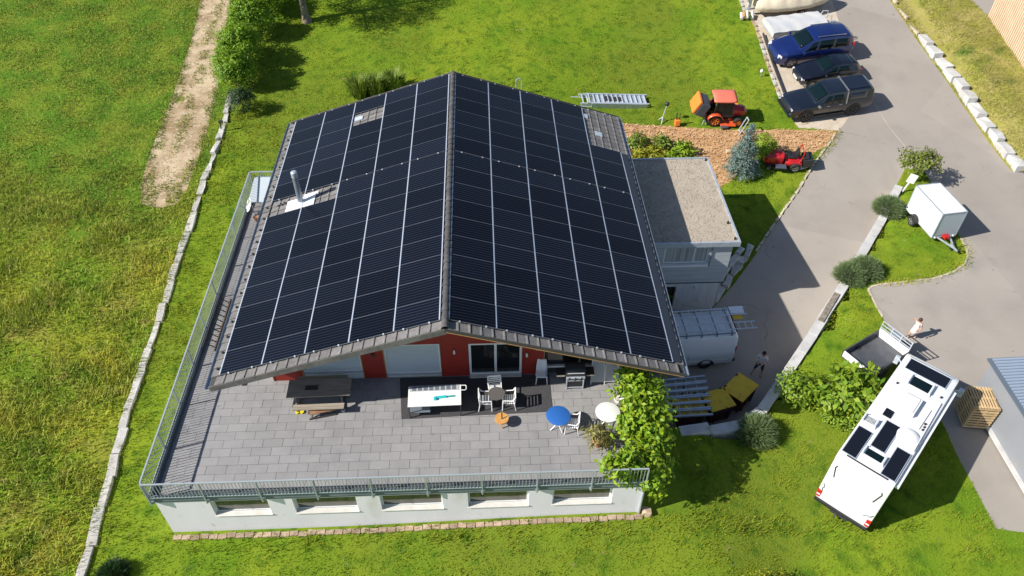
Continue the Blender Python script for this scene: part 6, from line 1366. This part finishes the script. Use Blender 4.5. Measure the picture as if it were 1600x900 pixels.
    bush('low_shrub', 'low green shrub in the shade below the big leaved tree', 'shrub', 17.6, .55, HB, [((0, 0, .3), (.8, .6, .4), 700), ((-1.0, .1, .25), (.6, .4, .3), 400)], .18, .09, 'leaf_shrub', clump=.2)
    # bright tree at the terrace corner
    x, y = 7.62, -.66; t = thing('terrace_tree', 'bright green broad leaved tree overgrowing the right front corner of the terrace', 'tree', (x, y, HB(x, y)))
    ends = [(-.9, .6, 3.6), (.3, .5, 3.3), (.2, -1.0, 3.0), (-1.7, -2.6, 3.0), (.0, -2.6, 2.4), (.9, -.2, 2.4), (.5, 1.3, 2.6)]
    limbs(t, [((0, 0, -.2), (0, -.1, 1.3), .14, .10)]+[((0, -.1, 1.2), e, .07, .02) for e in ends])
    bl = [((-.55, .95, 3.65), (.55, .45, .45), 170), ((-.35, .3, 3.55), (.65, .55, .55), 230), ((.10, .45, 3.1), (.65, .6, .6), 240), ((-.55, -.6, 3.3), (.5, .6, .5), 190), ((.10, -.4, 3.0), (.7, .7, .6), 300), ((.35, .2, 2.3), (.6, .65, .6), 200), ((-.1, -1.35, 2.9), (.7, .6, .6), 250), ((.35, -1.1, 2.2), (.55, .6, .6), 180),
          ((-.75, -2.45, 2.9), (.6, .45, .5), 190), ((-1.35, -2.75, 2.95), (.5, .35, .42), 140), ((-.25, -2.75, 2.4), (.55, .5, .55), 170), ((.15, -2.2, 2.2), (.5, .6, .6), 150), ((.0, -3.05, 1.7), (.35, .3, .4), 70), ((-.1, .8, 2.2), (.6, .5, .6), 160), ((.3, -.5, 1.3), (.6, .8, .6), 180), ((-2.0, -3.05, 3.25), (.55, .35, .38), 110), ((-1.5, -2.9, 2.7), (.45, .35, .4), 90), ((-1.0, .2, 3.6), (.5, .5, .4), 90), ((-.95, -1.3, 3.1), (.5, .5, .45), 110)]
    bl = [((c[0]*.85, c[1]*.95, c[2]-.2), (r[0]*.9, r[1]*.9, r[2]*.9), int(n*2.1)) for c, r, n in bl]
    foliage_part('crown', t, bl, .27, .135, 'leaf_bright', clump=.34, droop=.3)
    # small tree behind the sign
    x, y = 27.55, 18.3; t = thing('young_tree', 'small olive green tree on the tip of the grass island behind the white sign post', 'tree', (x, y, HB(x, y)))
    limbs(t, [((0, 0, -.1), (0, 0, .9), .06, .04)]+[((0, 0, .8), (.7*math.cos(q), .7*math.sin(q), 1.5), .03, .012) for q in (0, 1.3, 2.5, 3.8, 5)])
    foliage_part('crown', t, [((.75*math.cos(q), .6*math.sin(q), 1.5+.25*math.sin(q*3)), (.42, .4, .3), 130) for q in np.linspace(0, 5.5, 8)]+[((0, 0, 1.8), (.5, .5, .3), 120)], .2, .11, 'leaf_sign', clump=.3)
    bush('flowering_shrub', 'dark shrub with yellow tips at the bottom edge of the front lawn', 'shrub', 11.4, -6.75, HB, [((0, 0, .25), (1.0, .5, .35), 900)], .16, .07, 'leaf_yellow', clump=.15)
    spiky('dark_shrub', 'small dark grey green shrub in the grass beside the stone wall at the bottom', -12.45, -5.35, HB, .55, .5, 3000, 'leaf_dark')
plants()

# ---------------------------------------------------------------- small things in the garden
def bits():
    t = thing('garden_lamp', 'small white garden light on a stake in the upper lawn near the cars', 'lamp', (20.83, 28.96, H(20.8, 29))); m = MB(); m.cyl((0, 0, 0), (0, 0, .35), .02, n=8); m.build('stake', 'metal_galv', t); m = MB(); m.lathe([(0, .34), (.10, .36), (.12, .45), (.06, .56), (0, .58)], n=14); m.build('globe', 'white_paint', t, 40)
    t = thing('garden_pole', 'thin pole with a dark ball top on a pale tripod in the lawn', 'pole', (13.25, 24.6, H(13.2, 24.6))); m = MB()
    for a in (.2, 2.3, 4.4): m.bar((0, 0, .35), (.3*math.cos(a), .3*math.sin(a), 0), .05)
    m.build('tripod', 'alu', t); m = MB(); m.cyl((0, 0, .3), (.15, 0, 1.2), .03, n=8); m.build('pole', 'alu', t); m = MB(); m.lathe([(0, -.15), (.13, -.08), (.16, 0), (.13, .09), (0, .15)], (.16, 0, 1.3), 14); m.build('ball', 'plastic_black', t, 60)
    t = thing('garden_figure', 'small orange garden tool unit standing at the path edge', 'garden tool', (14.15, 24.15, H(14.1, 24.1))); m = MB(); m.box((0, 0, .28), (.35, .3, .42)); m.build('housing', 'collector_orange', t, bevel=.05); m = MB(); m.bar((-.08, 0, .5), (-.1, .05, .95), .05); m.bar((.1, 0, .5), (.12, .05, .9), .05); m.build('handles', 'plastic_black', t)
    t = thing('hand_cart', 'small grey two legged cart frame at the edge of the bark path behind the spruce', 'cart', (18.35, 23.15, H(18.3, 23.1))); m = MB(); m.bar((-.3, 0, 0), (.1, 0, 1.1), .05); m.bar((-.3, .4, 0), (.1, .4, 1.1), .05); m.bar((.1, 0, 1.1), (.1, .4, 1.1), .05); m.bar((-.25, 0, .2), (-.25, .4, .2), .05); m.bar((.4, 0, 0), (-.2, .2, .3), .05); m.build('frame', 'alu', t)
    t = thing('ladder_stack', 'bundle of long aluminium ladders lying on the lawn behind the house', 'ladders', (7.4, 26.1, H(9, 26.1)+.04), R(4.5), rot=tilt(10, 26.1, R(4.5), hlawn))
    for k, (y, z, x0, x1) in enumerate(((.0, .10, 0, 4.4), (.10, .28, .5, 5.1), (-.05, .46, .9, 5.15))):
        for sg in (-1, 1): m = MB(); m.bar((x0, y+sg*.46, z), (x1, y+sg*.46, z), .07, .12); m.build('stile', 'alu', t)
        m = MB()
        for i in range(int((x1-x0)/.32)): m.bar((x0+.2+.32*i, y-.46, z), (x0+.2+.32*i, y+.46, z), .06)
        m.build('rung', 'alu', t, kind='stuff')
    m = MB(); m.b2(1.2, 5.0, -.60, -.53, .0, .50); m.b2(1.4, 5.0, -.35, .40, .36, .40); m.build('side_plate', 'metal_galv', t); m = MB(); m.b2(2.2, 2.6, -.2, .25, .42, .48); m.b2(2.7, 3.3, -.2, .2, .42, .46); m.build('fitting', 'steel_dark', t)
    x, y = 26.72, 17.4; t = thing('sign_post', 'plain white sign board on a short post on the grass island', 'sign', (x, y, HB(x, y)), R(-25)); m = MB(); m.bar((-.1, 0, 0), (.05, 0, .75), .10, .06); m.build('post', 'white_paint', t); m = MB(); m.box((.12, 0, 1.0), (.45, .05, .62), ry=.15); m.build('board', 'white_paint', t, bevel=.01)
    m = MB(); pts = [(21.9+.35*math.cos(a*1.0)*(1-.03*a)+.12*a, 24.35+.28*math.sin(a), 0) for a in np.linspace(0, 9, 46)]; m.tube([(x, y, HD(x, y)+.03) for x, y, _ in pts], .022, 6); tag(m.build('garden_hose', 'tan_clad', None, 50), 'coiled pale garden hose at the path end of the car park', 'hose')
    t = thing('roof_hatch_rail', 'bent metal handrail hoop standing on the lawn just behind the roof', 'handrail', (3.9, 26.6, H(3.9, 26.6))); m = MB(); m.tube([(-.18, 0, 0), (-.18, 0, 1.0), (-.10, 0, 1.15), (.10, 0, 1.15), (.18, 0, 1.0), (.18, 0, 0)], .03, 8); m.build('hoop', 'metal_galv', t, 60)
    t = thing('wall_post', 'short dark iron post on the stone wall left of the house', 'post', (-14.9, 23.3, H(-14.9, 23.3)+.2)); m = MB(); m.bar((0, 0, 0), (.05, 0, .55), .07); m.box((.1, 0, .5), (.25, .12, .12)); m.build('post', 'steel_dark', t)
    t = thing('stone', 'pale loose stone at the right corner of the basement wall', 'rock', (7.45, -3.7, HB(7.4, -3.7))); o = stone_piece(.34, .3, .4, .05).build('stone', 'edge_brick', t, bevel=.02); o.location = (0, 0, .22)
bits()

# ---------------------------------------------------------------- people
def person(label, loc, rz, joints, radii, edges, zones, hair_mat, extra=None):
    t = thing('person', label, 'person', loc, rz)
    me = bpy.data.meshes.new('body_skeleton'); me.from_pydata(joints, edges, []); o = bpy.data.objects.new('body', me); COL.objects.link(o)
    sk = o.modifiers.new('skin', 'SKIN'); lay = me.skin_vertices[0].data
    for i, r in enumerate(radii): lay[i].radius = (r if isinstance(r, tuple) else (r, r))
    lay[0].use_root = True
    sb = o.modifiers.new('sub', 'SUBSURF'); sb.levels = 2; sb.render_levels = 2
    dg = bpy.context.evaluated_depsgraph_get(); m2 = bpy.data.meshes.new_from_object(o.evaluated_get(dg)); bpy.data.objects.remove(o)
    m2.materials.clear(); names = ['skin']+[z[0] for z in zones]
    for n in names: m2.materials.append(MATS[n])
    for p in m2.polygons:
        p.use_smooth = True; p.material_index = 0
        for k, (nm, test) in enumerate(zones):
            if test(p.center): p.material_index = k+1; break
    b = link('body', m2, t)
    return t
def people():
    # man: stands on the driveway, arms folded in front, legs apart
    J = [(0, 0, .95), (0, 0, 1.12), (0, -.01, 1.32), (0, -.01, 1.46), (0, -.02, 1.55), (0, -.03, 1.66), (0, -.03, 1.76),
         (-.19, 0, 1.42), (-.27, -.02, 1.16), (-.12, -.24, 1.10), (.19, 0, 1.42), (.27, -.02, 1.16), (.10, -.26, 1.14),
         (-.11, 0, .88), (-.19, -.04, .50), (-.24, .02, .09), (-.26, -.15, .04), (.11, 0, .88), (.15, .03, .50), (.18, .06, .09), (.21, -.12, .04)]
    E_ = [(0, 1), (1, 2), (2, 3), (3, 4), (4, 5), (5, 6), (3, 7), (7, 8), (8, 9), (3, 10), (10, 11), (11, 12), (0, 13), (13, 14), (14, 15), (15, 16), (0, 17), (17, 18), (18, 19), (19, 20)]
    Rr = [(.17, .13), (.16, .12), (.18, .13), (.12, .10), .055, (.085, .10), (.07, .08), (.075, .075), .05, .036, (.075, .075), .05, .036, (.105, .105), .065, .045, (.045, .03), (.105, .105), .065, .045, (.045, .03)]
    Z = [('hair_dark', lambda c: c.z > 1.70 or (c.z > 1.60 and c.y > .0)), ('shoe', lambda c: c.z < .09), ('shorts_navy', lambda c: .48 < c.z < .98 and c.y > -.16), ('shirt_white', lambda c: .98 <= c.z < 1.50 and not (c.y < -.15 and c.z < 1.2) and abs(c.x) < .33 and c.z > (1.22 if abs(c.x) > .225 else .9))]
    x, y = 14.95, 5.35
    t = person('man in a white t-shirt and dark shorts standing on the driveway beside the wall', (x, y, HD(x, y)), R(-35), J, Rr, E_, Z, 'hair_dark'); head_bits(t, (0, -.03, 1.66), 'hair_dark', -.125, hands=[(-.10, -.27, 1.11), (.08, -.29, 1.15)])
    # child walking across the yard, one arm raised to the head
    J = [(0, 0, .72), (0, 0, .86), (0, 0, 1.02), (0, 0, 1.12), (0, -.01, 1.18), (0, -.02, 1.27), (0, -.02, 1.36),
         (-.14, 0, 1.09), (-.26, -.08, 1.18), (-.13, -.14, 1.30), (.14, 0, 1.09), (.20, .03, .88), (.19, -.06, .68),
         (-.08, 0, .66), (-.10, -.14, .38), (-.10, -.12, .06), (-.11, -.25, .03), (.08, 0, .66), (.09, .06, .38), (.09, .20, .08), (.10, .10, .03)]
    Rr = [(.13, .10), (.12, .095), (.13, .10), (.09, .08), .042, (.078, .09), (.068, .075), .052, .036, .028, .052, .036, .028, (.085, .085), .052, .036, (.036, .026), (.085, .085), .052, .036, (.036, .026)]
    Z = [('hair_brown', lambda c: c.z > 1.31 or (c.z > 1.14 and c.y > .015 and abs(c.x) < .11)), ('dress', lambda c: .46 < c.z < 1.12 and abs(c.x) < .165 and c.y > -.14)]
    x, y = 21.95, 5.40
    t = person('barefoot girl in a pale pink dress walking across the yard with one arm raised', (x, y, float(hb(x, y))), R(-60), J, Rr, E_, Z, 'hair_brown'); head_bits(t, (0, -.02, 1.27), 'hair_brown', -.10, s=.9, hands=[(-.11, -.16, 1.32), (.19, -.08, .64)])
    m = MB(); m.lathe([(.165, .40), (.15, .55), (.135, .72), (.13, .84)], (0, -.01, 0), 20); o = m.build('dress_skirt', 'dress', t, 60); sd = o.modifiers.new('thickness', 'SOLIDIFY'); sd.thickness = .01
def head_bits(t, c, hm, face_y, s=1.0, hands=()):
    cx, cy, cz = c; b = MB(); b.box((cx, cy-.088*s, cz-.01), (.026*s, .035*s, .045*s)); b.build('nose', 'skin', t, bevel=.008)
    for sg in (-1, 1):
        b = MB(); b.box((cx+sg*.032*s, cy-.082*s, cz+.02*s), (.02*s, .012, .010)); b.build('eye', 'hair_dark', t); b = MB(); b.box((cx+sg*.088*s, cy+.01, cz), (.02*s, .04*s, .06*s)); b.build('ear', 'skin', t, bevel=.008)
    b = MB(); b.box((cx, cy-.080*s, cz-.05*s), (.045*s, .012, .009)); b.build('mouth', 'lamp_red', t)
    b = MB(); b.lathe([(.094*s, -.02), (.101*s, .03), (.085*s, .085), (.04*s, .115), (0, .122)], (cx, cy+.014, cz+.01), 16); b.build('hair', hm, t, 60)
    for h in hands:
        b = MB(); hx, hy, hz = h; b.box((hx, hy, hz), (.055*s, .075*s, .026*s))
        for i in range(4): b.bar((hx-.022*s+.015*s*i, hy-.03*s, hz), (hx-.026*s+.018*s*i, hy-(.085+.012*(i in (1, 2)))*s, hz-.018*s), .013*s)
        b.bar((hx+.025*s, hy+.01, hz), (hx+.055*s, hy-.04*s, hz-.005), .015*s); b.build('hand', 'skin', t, bevel=.004)
people()
